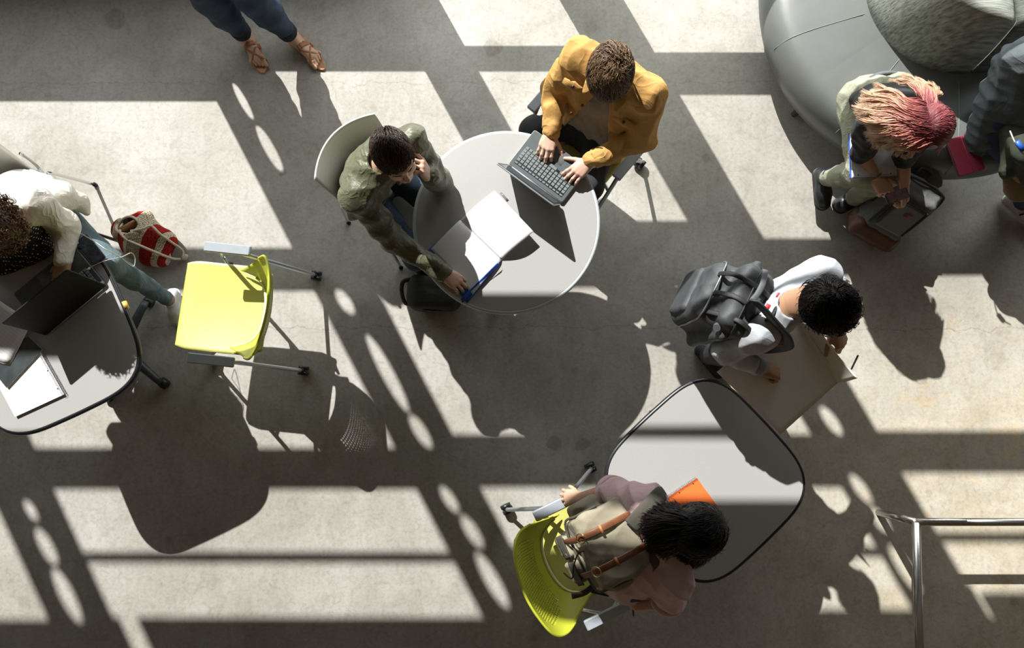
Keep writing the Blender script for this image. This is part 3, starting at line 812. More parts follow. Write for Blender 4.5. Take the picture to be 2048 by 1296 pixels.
# ---------------------------------------------------------------- lime armchair (forward = +x), three of them
def lime_chair():
    t = thing('mesh_back_armchair', '', 'chair')
    def sw(u, v):       # seat surface
        x = -.165 + .465 * u; y = (v - .5) * 2
        wdt = .238 - .016 * max(0, (u - .8) / .2) ** 2 - .03 * max(0, (.18 - u) / .18)
        z = .452 - .012 * math.cos(y * 1.5) * math.sin(u * math.pi) - .03 * max(0, u - .88) ** 1 * 3
        e_ = 1 - abs(y) ** 14 * .0
        return (x, y * wdt, z + .010 * y * y)
    ss = shell(sw, 36, 30, -.016)
    mk('seat', ss, M_lime_glare, t, world=False)
    mk('seat_rim', tube([(.29, -.218, .435), (.30, -.19, .43), (.302, 0, .427), (.30, .19, .43), (.29, .218, .435)], .009, 8, 4), M_lime, t, world=False)
    def bk(u, v):       # back: u across, v up
        y = (u - .5) * 2; hw = lerp(.205, .258, min(1, v * 1.7)) - .05 * max(0, v - .80) ** 1.3 * 2.2
        x = -.175 - .125 * v - .02 * math.sin(v * 3.1) + .070 * abs(y) ** 2.2 * (1 - .15 * v) + .10 * abs(y) ** 8 * (1 - v) ** 1.0
        return (x, y * hw, .50 + .325 * v - .035 * abs(y) ** 3 * v - .012 * abs(y) ** 2)
    nu, nv = 76, 50
    mask = lambda i, j: 7 < i < nu - 8 and 10 < j < nv - 7 and i % 2 == 1 and j % 2 == 1 and not (j > nv - 13 and abs(i - nu / 2) > 24) and not (j < 16 and abs(i - nu / 2) > 26)
    mk('backrest', shell(bk, nu, nv, -.005, mask), M_lime, t, world=False)
    mk('back_edge', tube([bk(0, .55), bk(0, .8), bk(.04, 1), bk(.2, 1), bk(.5, 1), bk(.8, 1), bk(.96, 1), bk(1, .8), bk(1, .55)], .0065, 8, 6), M_lime, t, world=False)
    mk('back_lower_trim', tube([np.array(bk(u, .0)) + V(.004, 0, 0) for u in np.linspace(.02, .98, 24)], [.004 + .005 * math.sin(math.pi * i / 23) for i in range(24)], 8, flat=(1, 1.2)), M_cream, t, world=False, label='pale lower lip of the back')
    for s in (-1, 1):
        mk('back_bracket', join(tube([(-.10, s * .20, .44), (-.125, s * .225, .47), (-.115, s * .235, .52), (-.125, s * .225, .56)], [.022, .024, .022, .012], 10, 4, flat=(1, .55)),), M_lime, t, world=False)
        f = mk('side_frame', join(tube([(.265, s * .285, .075), (.255, s * .285, .12), (.14, s * .282, .40), (.05, s * .28, .62), (.01, s * .28, .652)], .0115, 12, 5),
                                  tube([(-.265, s * .285, .075), (-.25, s * .285, .12), (-.12, s * .282, .42), (-.03, s * .28, .62), (.01, s * .28, .652)], .0115, 12, 5),
                                  tube([(.12, s * .28, .44), (.08, s * .20, .415), (0, 0, .41)], .010, 10, 4)), M_alu, t, world=False)
        for sx in (-1, 1):
            x = sx * .27
            c_ = mk('caster', join(tube([(x, s * .285 - .026, .032), (x, s * .285 - .006, .032)], .031, 18), tube([(x, s * .285 + .006, .032), (x, s * .285 + .026, .032)], .031, 18),
                                   box((x - .012, s * .285 - .012, .035), (x + .012, s * .285 + .012, .078), .004), tube([(x, s * .285 - .018, .032), (x, s * .285 + .018, .032)], .008, 8)), M_blk, f, world=False)
        mk('armrest', prism(rrect(.235, .052, .008, 5, 0, s * .283), .66, .682, .005), M_arm, t, world=False, smooth='auto')
    return t
def place(t, o_px, fwd_px, z):
    """o_px: picture place of the chair's middle at height z; fwd_px: facing direction in the picture"""
    p = W(*o_px, z); d = idir(*fwd_px); t.location = (p[0], p[1], 0); t.rotation_euler = (0, 0, math.atan2(d[1], d[0]))
def copy_tree(o, parent=None):
    c = o.copy(); C.objects.link(c); c.parent = parent
    if parent is not None: c.matrix_parent_inverse = o.matrix_parent_inverse.copy()
    for ch in list(o.children): copy_tree(ch, c)
    return c
G_ch = 'lime armchairs with perforated backs'
ch1 = lime_chair(); ch2 = copy_tree(ch1); ch3 = copy_tree(ch1)
for c_, lab in ((ch1, 'empty lime armchair, its seat in full sun'), (ch2, 'lime armchair behind the woman with the canvas backpack'), (ch3, 'lime armchair under the man in the mustard jacket')):
    c_['label'] = lab; c_['group'] = G_ch
place(ch1, (437, 607.5), (-.994, -.105), .68)
place(ch2, (1163.5, 1121.5), (.90, -.43), .68)
place(ch3, (1175, 252.5), (-.64, .77), .68)

# ---------------------------------------------------------------- pale shell chairs on four chrome legs
def shell_chair(name, label, seat, fwd, group):
    f = idir(*fwd); t = thing(name, label, 'chair', (seat[0], seat[1], 0), math.atan2(f[1], f[0]), group)
    def bk(u, v):
        y = (u - .5) * 2
        return (-.205 - .10 * v + .085 * y * y, y * (.20 + .02 * v - .015 * max(0, v - .85)), .47 + .345 * v)
    mk('backrest', shell(bk, 24, 16, -.009), M_shell, t, world=False)
    def st(u, v):
        y = (v - .5) * 2; return (-.20 + .41 * u, y * (.205 + .01 * math.sin(u * 3)), .455 - .02 * math.sin(u * 2.6) - .03 * max(0, u - .85) * 3 + .01 * y * y)
    mk('seat', shell(st, 20, 20, -.009), M_shell, t, world=False)
    for s in (-1, 1):
        mk('back_support', tube([(-.13, s * .15, .43), (-.20, s * .19, .445), (-.235, s * .198, .50), (-.25, s * .20, .58)], .0085, 10, 4), M_chrome, t, world=False)
        for sx, xx in ((1, .19), (-1, -.235)):
            l = mk('leg', tube([(sx * .10, s * .16, .425), (sx * .155, s * .20, .425), (sx * .18, s * .222, .40), (xx, s * .245, .012)], .0095, 12, 4), M_chrome, t, world=False)
            mk('glide', tube([(xx, s * .245, 0), (xx, s * .245, .02)], .013, 12), M_blk, l, world=False)
    return t
bkG = W(668, 275, .80); fG = idir(.76, .65)
seatG = bkG + fG * .30; seatG[2] = 0
G_sh = 'pale grey shell chairs on chrome legs'
chG = shell_chair('shell_chair', 'pale grey shell chair under the man in the olive jacket', seatG, (.76, .65), G_sh)
bkW = W(-105, 298, .80); fW = idir(.50, .86); seatW = bkW + fW * .30; seatW[2] = 0
chW = shell_chair('shell_chair', 'pale grey shell chair at the left edge under the woman in the white cardigan', seatW, (.50, .86), G_sh)

# ---------------------------------------------------------------- round grey sofa
sc = W(1912, -22, .42)
sf = thing('round_sofa', 'grey leather ring sofa with woven back cushions', 'sofa', (sc[0], sc[1], 0))
RI, RO = .50, 1.055
def ring_pt(a, r, z): return (sc[0] + r * math.cos(a), sc[1] + r * math.sin(a), z)
def seat_piece(a0, a1):
    prof = [(RI - .05, .16), (RO - .10, .13), (RO - .035, .17), (RO, .25), (RO - .005, .33), (RO - .05, .405), (RO - .14, .437), (RO - .28, .447), (RI + .08, .445), (RI - .03, .435)]
    prof = [tuple(p) for p in smooth_path(prof, 3, closed=True)]; n = 20; vs = []; f = []; m = len(prof)
    for i in range(n + 1):
        a = lerp(a0, a1, i / n); sh = .0018 * (1 if i in (0, n) else 0)
        for r, z in prof:
            cc = ((RI + RO) / 2, .3); vs.append(ring_pt(a, cc[0] + (r - cc[0]) * (1 - sh * 1.2), cc[1] + (z - cc[1]) * (1 - sh * 1.6)))
    for i in range(n):
        for k in range(m): f.append((i * m + k, i * m + (k + 1) % m, (i + 1) * m + (k + 1) % m, (i + 1) * m + k))
    f.append(tuple(range(m))[::-1]); f.append(tuple(n * m + k for k in range(m)))
    return np.array(vs), f
aw = [R(x) for x in (150, 180, 213.5, 247, 285)]
for a, b in zip(aw, aw[1:]): mk('seat_cushion', seat_piece(a, b), M_leather, sf, smooth='auto')
def seam(r0, r1, a, z): return tube([ring_pt(a, lerp(r0, r1, k / 8), z) for k in range(9)], .003, 6)
for a in (R(163), R(197), R(230), R(266)): mk('seam', tube([ring_pt(a, RI + .02, .447), ring_pt(a, RO - .28, .4485), ring_pt(a, RO - .14, .4385), ring_pt(a, RO - .05, .4065), ring_pt(a, RO, .325)], .0016, 6, 4), mat('seam_thread', (.26, .28, .27), .7), sf)
for a in (R(216), R(262), R(165)):
    mk('leg', join(tube([ring_pt(a, RO - .16, .16), ring_pt(a, RO - .10, .0)], [.028, .02], 10)), M_steel, sf)
def wedge(i, a0, a1, m, zt=.86):
    """puffed back cushion: sector, rounded"""
    def fn(u, v):
        a = lerp(a0, a1, u); e_ = (1 - abs(2 * u - 1) ** 7)
        r = RI * (1 - v) ** .5 * (.99 + .045 * math.sin(u * math.pi)) * 1.0 + .015
        z = .40 + (zt - .40) * min(1, (v * 3.2)) ** .62 * (.90 + .10 * e_) + .03 * math.sin(u * math.pi) * math.sin(min(1, v * 1.3) * math.pi)
        return ring_pt(a, r, z)
    return mk('back_cushion', shell(fn, 30, 30, .01), m, sf)
aw2 = [R(x) for x in (130, 166, 278, 330)]
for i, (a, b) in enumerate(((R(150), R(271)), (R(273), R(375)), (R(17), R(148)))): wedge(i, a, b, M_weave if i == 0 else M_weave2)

# ---------------------------------------------------------------- steel rail
h = .41
K = W(1832, 1044, h); foot = V(K[0], K[1], 0)
rl = thing('steel_railing', 'low brushed steel tube railing at the lower right corner', 'railing', tuple(foot))
far = W(2300, 1045, h); far[1] = K[1]; dn = W(1839, 1296, h); dn = K + nrm(dn - K) * 1.3
mk('top_tube', join(tube([K, far], .0205, 20)), M_steel, rl)
mk('side_tube', join(tube([K + V(0, 0, .0), dn], .0205, 20)), M_steel, rl)
fo = W(1757, 1025, 0.0)
mk('post', tube([fo, K], .0195, 20), M_steel, rl)
gp = W(2010, 1290, .03)

# ---------------------------------------------------------------- materials of people
M_skin = mat('skin_fair', (.62, .40, .30), .45, var=.06, scale=12, trans=.15)
M_skin2 = mat('skin_warm', (.42, .235, .145), .45, var=.06, scale=12, trans=.15)
M_skin3 = mat('skin_peach', (.56, .34, .24), .45, var=.06, scale=12, trans=.15)
M_olive = mat('olive_nylon', (.105, .110, .062), .46, var=.08, scale=5, spec=.5, sheen=.15, wrk=(7.5, .0095))
M_olive_rib = mat('olive_rib_knit', (.065, .068, .042), .8, var=.15, scale=120)
M_must = mat('mustard_twill', (.54, .315, .105), .80, var=.10, scale=9, bump=.5, bscale=500, spec=.2, wrk=(7, .007))
M_must_d = mat('mustard_seam', (.36, .19, .05), .85)
M_taupe = mat('taupe_jersey', (.34, .29, .225), .85, var=.08, scale=20, bump=.3, bscale=300, spec=.15, wrk=(6, .006))
M_blackpant = mat('black_denim', (.012, .013, .016), .8, var=.2)
M_jean = mat('dark_blue_denim', (.020, .034, .062), .85, var=.35, scale=7, bump=.3, bscale=500, col2=(.028, .048, .085))
M_jean2 = mat('blue_grey_denim', (.100, .145, .165), .85, var=.22, scale=10, bump=.4, bscale=500, wrk=(9, .006))
M_greyshirt = mat('grey_jersey', (.42, .445, .48), .85, var=.05, scale=30, bump=.3, bscale=400, spec=.15, wrk=(5, .005))
M_pink = mat('dusty_pink_cotton', (.60, .43, .44), .85, var=.05, scale=10, bump=.3, bscale=400, wrk=(7, .006), spec=.15)
M_black = mat('black_cotton', (.014, .015, .018), .75, var=.2, bump=.3, bscale=300)
M_khaki = mat('grey_green_twill', (.265, .275, .205), .8, var=.10, scale=10, bump=.3, bscale=400, wrk=(10, .006))
M_card = mat('cream_knit', (.74, .71, .65), .85, var=.04, scale=30, bump=.4, bscale=350, spec=.1, wrk=(7.5, .009))
M_sweat = mat('slate_sweatshirt', (.080, .098, .105), .9, var=.15, scale=14, bump=.5, bscale=120, wrk=(7, .007))
M_hair = hairmat('hair', .38, .35); M_hair_shiny = hairmat('dark_hair', .42, .10)
M_sole_b = mat('black_rubber', (.015, .015, .016), .6)
M_tan = mat('tan_leather', (.30, .125, .055), .45, var=.12, scale=20, bump=.2)
M_tan2 = mat('sandal_footbed', (.42, .21, .10), .5, var=.1, scale=15)

def polka():
    m = bpy.data.materials.new('polka_dot_cotton'); m.use_nodes = True; n = m.node_tree.nodes; l = m.node_tree.links; b = n['Principled BSDF']
    t = n.new('ShaderNodeTexCoord'); v = n.new('ShaderNodeTexVoronoi'); v.inputs['Scale'].default_value = 62; v.inputs['Randomness'].default_value = .22
    r = n.new('ShaderNodeValToRGB'); r.color_ramp.interpolation = 'CONSTANT'; r.color_ramp.elements[0].color = (.75, .73, .68, 1); r.color_ramp.elements[1].position = .26; r.color_ramp.elements[1].color = (.008, .008, .010, 1)
    l.new(t.outputs['Object'], v.inputs['Vector']); l.new(v.outputs['Distance'], r.inputs[0]); l.new(r.outputs[0], b.inputs['Base Color']); b.inputs['Roughness'].default_value = .8
    return m
M_polka = polka()

def hipsof(J, spread=.085):
    hd = nrm(J['shR'] - J['shL']); hd = nrm(hd * (1, 1, 0)) if 'hipdir' not in J else J['hipdir']
    J['hipdir'] = hd; J['hipR'] = J['pelvis'] + hd * spread; J['hipL'] = J['pelvis'] - hd * spread
def trousers(root, J, m, off=0., seed=1, rs=(.088, .066, .064, .050), h=.0065, amp=.004, name='trousers', cut=None, flare=None):
    F = Field(*bounds([J[k] for k in ('pelvis', 'hipL', 'hipR', 'knL', 'knR', 'anL', 'anR')], .17), h)
    pl, hd = J['pelvis'], J['hipdir']; up = J.get('pup', V(0, 0, 1)); fw = nrm(np.cross(up, hd))
    for sx in (-1, 1): F.cone(pl + hd * sx * .06 - up * .02, .110 + off, pl + hd * sx * .055 + up * .07, .100 + off, .04, axis=fw, flat=.9)
    for s in 'LR':
        hp, kn, an = J['hip' + s], J['kn' + s], J['an' + s]
        F.cone(hp, rs[0] + off, kn, rs[1] + off, .04); mid = lerp(kn, an, .4)
        F.cone(kn, rs[1] + off, mid, rs[2] + off, .03); end = lerp(kn, an, .93); F.cone(mid, rs[2] + off, end, rs[3] + off, .03)
    F.disp(folds(seed, amp, .07)); return mk(name, F.mesh(), m, root)
def top(root, J, m, name, off=0., seed=1, sleeves=(.064, .056, .052, .040), slen=1., low=.02, w=1., h=.006, amp=.005, cutters=(), k=.045, fold=.07, extra=None, arms='LR', flat=.66, neckcut=True):
    F = Field(*bounds([J[k_] for k_ in ('neck', 'pelvis', 'shL', 'shR')] + [J[k_ + s] for s in arms for k_ in (('el', 'wr') if slen > .5 else ('el',))], .17), h)
    up, rv, fw = torso_prims(F, J, off, k, low=low, w=w, flat=flat)
    for s in arms:
        sh, el, wr = J['sh' + s], J['el' + s], J['wr' + s]
        if slen > .5:
            F.cone(sh, sleeves[0], el, sleeves[1], .035); e2 = lerp(el, wr, (slen - .5) * 2); F.cone(el, sleeves[2], e2, sleeves[3], .03)
        else: F.cone(sh, sleeves[0], lerp(sh, el, slen * 2), sleeves[1], .035)
    if extra: extra(F, up, rv, fw)
    F.disp(folds(seed, amp, fold))
    for c_ in cutters: c_(F, up, rv, fw)
    if neckcut: F.cone(J['neck'] - up * .015, .050, J['neck'] + up * .12, .060, .008, op='sub')
    return mk(name, F.mesh(), m, root)
def collar(root, J, m, r=.062, t=.010, h=.03, name='collar', tilt=0., up=None):
    up = nrm(J['neck'] - lerp(J['shL'], J['shR'], .5) * .5 - J['pelvis'] * .5) if up is None else up
    rv = nrm(J['shR'] - J['shL']); fw = nrm(np.cross(up, rv)); rv = np.cross(fw, up)
    pts = [J['neck'] + rv * r * math.cos(a) + fw * (r * .95) * math.sin(a) + up * (-.012 - .02 * math.sin(a)) for a in np.linspace(0, 2 * math.pi, 28, endpoint=False)]
    return mk(name, tube(pts, t, 8, closed=True, flat=(1, h / t / 2), up=up), m, root)
def cuff(root, el, wr, m, r=.036, ln=.05, at=0., name='cuff', t=.006):
    d = nrm(wr - el); e_ = wr + d * at
    return mk(name, tube([e_ - d * ln, e_ - d * ln * .9, e_ - d * ln * .1, e_, e_ - d * .004, e_ - d * .02], [r, r + t, r + t, r, r - .004, r - .006], 20), m, root)

# ================================================================ 1. walking woman in sandals (her legs are in view)
g = lambda *a: W(*a)
def p_walker():
    J = dict(anL=g(583, 72, .085), anR=g(489, 70, .085), knL=g(502, -8, .49), knR=g(420, -4, .49))
    f = idir(.42, .9); r_ = V(-f[1] * -1, 0, 0); rv = nrm(np.cross(f, (0, 0, 1)))
    mid = lerp(J['knL'], J['knR'], .5); pel = mid + V(-.02, .05, .43); J['pelvis'] = pel; J['hipdir'] = rv; J['hipR'] = pel + rv * .09; J['hipL'] = pel - rv * .09
    J['neck'] = pel + V(0, .0, .50) + f * .02; J['shR'] = J['neck'] + rv * .17 + V(0, 0, -.05); J['shL'] = J['neck'] - rv * .17 + V(0, 0, -.05)
    for s, sg in (('R', 1), ('L', -1)):
        J['el' + s] = J['sh' + s] + rv * sg * .05 + V(0, 0, -.27); J['wr' + s] = J['el' + s] + f * .06 + V(0, 0, -.23)
    J['toeR'] = g(521, 136, .02); J['toeL'] = g(640, 133, .02)
    t = thing('person', 'walking person in cropped dark jeans and brown strappy sandals at the top left', 'person', (pel[0], pel[1], 0))
    hc = J['neck'] + V(0, 0, .15) + f * .03; A = headA((.42, .9), 8)
    F = Field(*bounds([J[k] for k in ('neck', 'pelvis', 'shL', 'shR', 'elL', 'elR', 'wrL', 'wrR', 'knL', 'knR', 'anL', 'anR')], .19), .006)
    torso_prims(F, J, -.014)
    for s in 'LR': arm_prims(F, J, s, (.045, .038, .036, .0265)); leg_prims(F, J, s, (.075, .048, .046, .030))
    F.cone(hc + A @ V(0, -.028, -.045), .05, J['neck'], .055, .03)
    ms = [F.mesh(), head_mesh(hc, A, J['neck'])]
    # feet with toes
    for s, sd_, px in (('R', 1, ((489, 62), (521, 133))), ('L', -1, ((583, 64), (640, 128)))):
        an = J['an' + s]; heel = W(*px[0], .03); tip = W(*px[1], .03); d = nrm((tip - heel) * (1, 1, 0)); sdv = nrm(np.cross(d, (0, 0, 1))) * sd_   # sdv points to the outer (little toe) side
        G = Field(*bounds([heel, tip, an], .09), .0028); Ln = np.linalg.norm(tip - heel)
        G.cone(an + V(0, 0, .06), .031, an - V(0, 0, .03), .031, .02); G.cone(heel - d * .01 + V(0, 0, .012), .028, an - V(0, 0, .02), .030, .03)
        ball = heel + d * Ln * .77
        G.cone(an - V(0, 0, .02) + d * .02, .030, ball - sdv * .018 + V(0, 0, .006), .021, .03); G.cone(an - V(0, 0, .03), .028, ball + sdv * .022, .017, .03); G.cone(heel, .026, ball, .022, .03)
        for i in range(5):
            o_ = -.036 + .0185 * i; ln = (.056, .052, .046, .040, .031)[i]; rr = (.0125, .0090, .0085, .0080, .0078)[i]
            p0 = ball + sdv * o_ + d * (.004 - .003 * i) + V(0, 0, .002); p1 = p0 + d * ln * .55 + sdv * .002 * i + V(0, 0, .006); p2 = p0 + d * ln + V(0, 0, -.006)
            G.cone(p0, rr * 1.1, p1, rr, .006); G.cone(p1, rr * .95, p2, rr, .003)
        ms.append(G.mesh())
        # sandal
        out = []
        for k in range(40):
            a = 2 * math.pi * k / 40; lx = math.cos(a); ly = math.sin(a); wdt = .042 + .010 * lx
            q = lerp(heel, tip, .5) + d * (Ln / 2 + .036) * lx + sdv * ly * wdt; out.append((q[0], q[1]))
        if sd_ == 1: out = out[::-1]
        ctr = np.array(out); ar = np.sum(ctr[:, 0] * np.roll(ctr[:, 1], -1) - np.roll(ctr[:, 0], -1) * ctr[:, 1])
        if ar < 0: out = out[::-1]
        so = mk('sandal', prism(out, .0, .013, .003), M_tan2, t, smooth='auto')
        def strap(pts, wd, nm='strap'): return mk(nm, tube(pts, wd, 10, 8, flat=(1, .22)), M_tan, so)
        st = lambda q, o_, z: ball + d * q + sdv * o_ + V(0, 0, z)
        def wrap(pts, rad_, fl, nm):
            P_ = []
            for q, o_ in pts:
                p = ball + d * q + sdv * o_; z = top_z(G, p); P_.append(V(p[0], p[1], max(z, .012) + .0015))
            return mk(nm, tube(P_, rad_, 10, 5, flat=fl, up=V(0, 0, 1)), M_tan, so)
        wrap([(-.078, o_) for o_ in (-.050, -.040, -.028, -.014, 0, .014, .028, .038, .046)], .0175, (1, .12), 'ankle_strap')
        wrap([(-.062, -.040), (-.048, -.028), (-.030, -.012), (-.012, .004), (.004, .020), (.016, .036), (.022, .047)], .0058, (1, .35), 'strap')
        wrap([(-.062, .036), (-.048, .026), (-.030, .012), (-.010, -.006), (.010, -.022), (.024, -.038), (.030, -.050)], .0058, (1, .35), 'strap')
        wrap([(.026, -.050), (.031, -.040), (.034, -.028), (.030, -.018)], .0048, (1, .4), 'toe_strap')
    mk('body', catmesh(*ms), M_skin3, t)
    trousers(t, J, M_jean, seed=3, rs=(.100, .097, .086, .050), amp=.0035)
    for s in 'LR':
        a = lerp(J['kn' + s], J['an' + s], .9); d = nrm(J['an' + s] - J['kn' + s])
        mk('trouser_cuff', tube([a - d * .035, a - d * .03, a + d * .01, a + d * .018, a + d * .008], [.056, .061, .058, .052, .040], 24), mat('indigo_cuff', (.009, .012, .022), .85), t)
    top(t, J, M_black, 'blouse', seed=4, slen=.4, amp=.004)
    hair_obj(t, [scalp_locks(hc, A, 500, .22, 5, drop=.10, zmin=-.04)], [(.05, .028, .016), (.08, .045, .025)], M_hair, 3, caps=[cap_mesh(hc, A)], capcol=(.04, .022, .014))
p_walker()

# ================================================================ 2. man in the olive jacket
def p_olive():
    J = dict(shL=g(822, 282, 1.08), shR=g(714, 392, 1.06), neck=g(762, 326, 1.11), elL=g(878, 362, .815), wrL=g(858, 352, 1.0), elR=g(790, 482, .84), wrR=g(886, 543, .795))
    f = idir(.76, .65); rv = nrm(np.cross(f, (0, 0, 1)))
    pel = V(seatG[0], seatG[1], .55) - f * .06; J['pelvis'] = pel; J['hipdir'] = rv; J['hipR'] = pel + rv * .09; J['hipL'] = pel - rv * .09
    J['knL'] = pel - rv * .11 + f * .44 + V(0, 0, -.03); J['knR'] = pel + rv * .17 + f * .40 + V(0, 0, -.03)
    J['anL'] = J['knL'] - f * .05 + V(0, 0, -.43); J['anR'] = J['knR'] - f * .08 + V(0, 0, -.43); J['toeL'] = J['anL'] + f * .15 + V(0, 0, -.06); J['toeR'] = J['anR'] + f * .15 + V(0, 0, -.06)
    J['chest'] = lerp(pel, J['neck'], .62) - f * .03
    t = thing('person', 'man in olive bomber jacket resting his temple on his hand at the round table', 'person', (pel[0], pel[1], 0))
    hc = g(790, 314, 1.21); A = headA((.50, .86), -2, 0)
    hands = [dict(wr=J['wrL'], el=J['elL'], d=W(836, 318, 1.13) - J['wrL'], n=V(.85, .15, .35), side=1, curl=(.25, .95, 1.2, 1.3), th=(.5, .8, -.3), thc=.5),
             dict(wr=J['wrR'], el=J['elR'], d=W(934, 578, .775) - J['wrR'], n=V(.05, .25, 1), side=-1, curl=(.55, .5, .45, .4), th=(.45, .85, -.45), thc=.35, spread=.06)]
    body(t, J, M_skin, hands, hc, A)
    trousers(t, J, M_jean, seed=9, amp=.004)
    top(t, J, mat('grey_tee', (.30, .31, .31), .85), 't_shirt', off=-.006, seed=2, slen=.2, amp=.001, low=.0)
    def front(F, up, rv_, fw):      # jacket hangs open
        c = lerp(J['pelvis'], J['neck'], .55) + fw * .13; F.rbox(c, (.028, .12, .26), .02, frame(rv_, fw, up), .01, 'sub')
    def tail(F, up, rv_, fw):
        F.cone(J['pelvis'] + rv * .10 - f * .02 + V(0, 0, .05), .10, J['pelvis'] + rv * .20 - f * .02 + V(0, 0, -.03), .055, .05)
        F.cone(J['pelvis'] - f * .05 + V(0, 0, .03), .13, lerp(J['shL'], J['shR'], .5) - f * .03, .11, .06, axis=rv, flat=1.35)
    jk = top(t, J, M_olive, 'bomber_jacket', off=.016, seed=21, sleeves=(.074, .066, .064, .046), amp=.0065, fold=.06, cutters=[front], extra=tail, low=.02, w=1.1)
    collar(t, J, M_olive_rib, .064, .010, .036)
    cuff(t, J['elL'], J['wrL'], M_olive_rib, .036, .055, -.012); cuff(t, J['elR'], J['wrR'], M_olive_rib, .036, .06, -.012)
    mk('ring', tube([J['wrR']] , .01) if False else tube([W(913, 583, .775) + .009 * V(math.cos(a), .3 * math.sin(a), math.sin(a)) for a in np.linspace(0, 6.28, 12, endpoint=False)], .0012, 6, closed=True), M_steel, t)
    for s in 'LR': shoe(t, J['an' + s], J['toe' + s], M_black, M_sole_b)
    cols = [(.022, .013, .009), (.035, .020, .013), (.050, .028, .017)]
    hair_obj(t, [scalp_locks(hc, A, 3200, .042, 11, comb=(.2, .6, 0), crown=(0, -.07, .06), lift=.012, r=.0015, jit=.22, zmin=-.055, wav=.0015, face=.040)], cols, M_hair, 5,
             caps=[cap_mesh(hc, A, (.079, .099, .087), face=(0, .125, -.020, .080, .078, .092), low=-.055)], capcol=(.020, .012, .009))
    for sx in (-1, 1):
        P = lambda x, y, z: hc + A @ V(x, y, z)
        mk('eyebrow', tube([P(sx * .016, .097, .019), P(sx * .034, .092, .025), P(sx * .052, .078, .020)], [.0016, .0020, .0010], 6, 4, flat=(1, .6)), mat('brow_brown', (.03, .016, .010), .8), t)
p_olive()

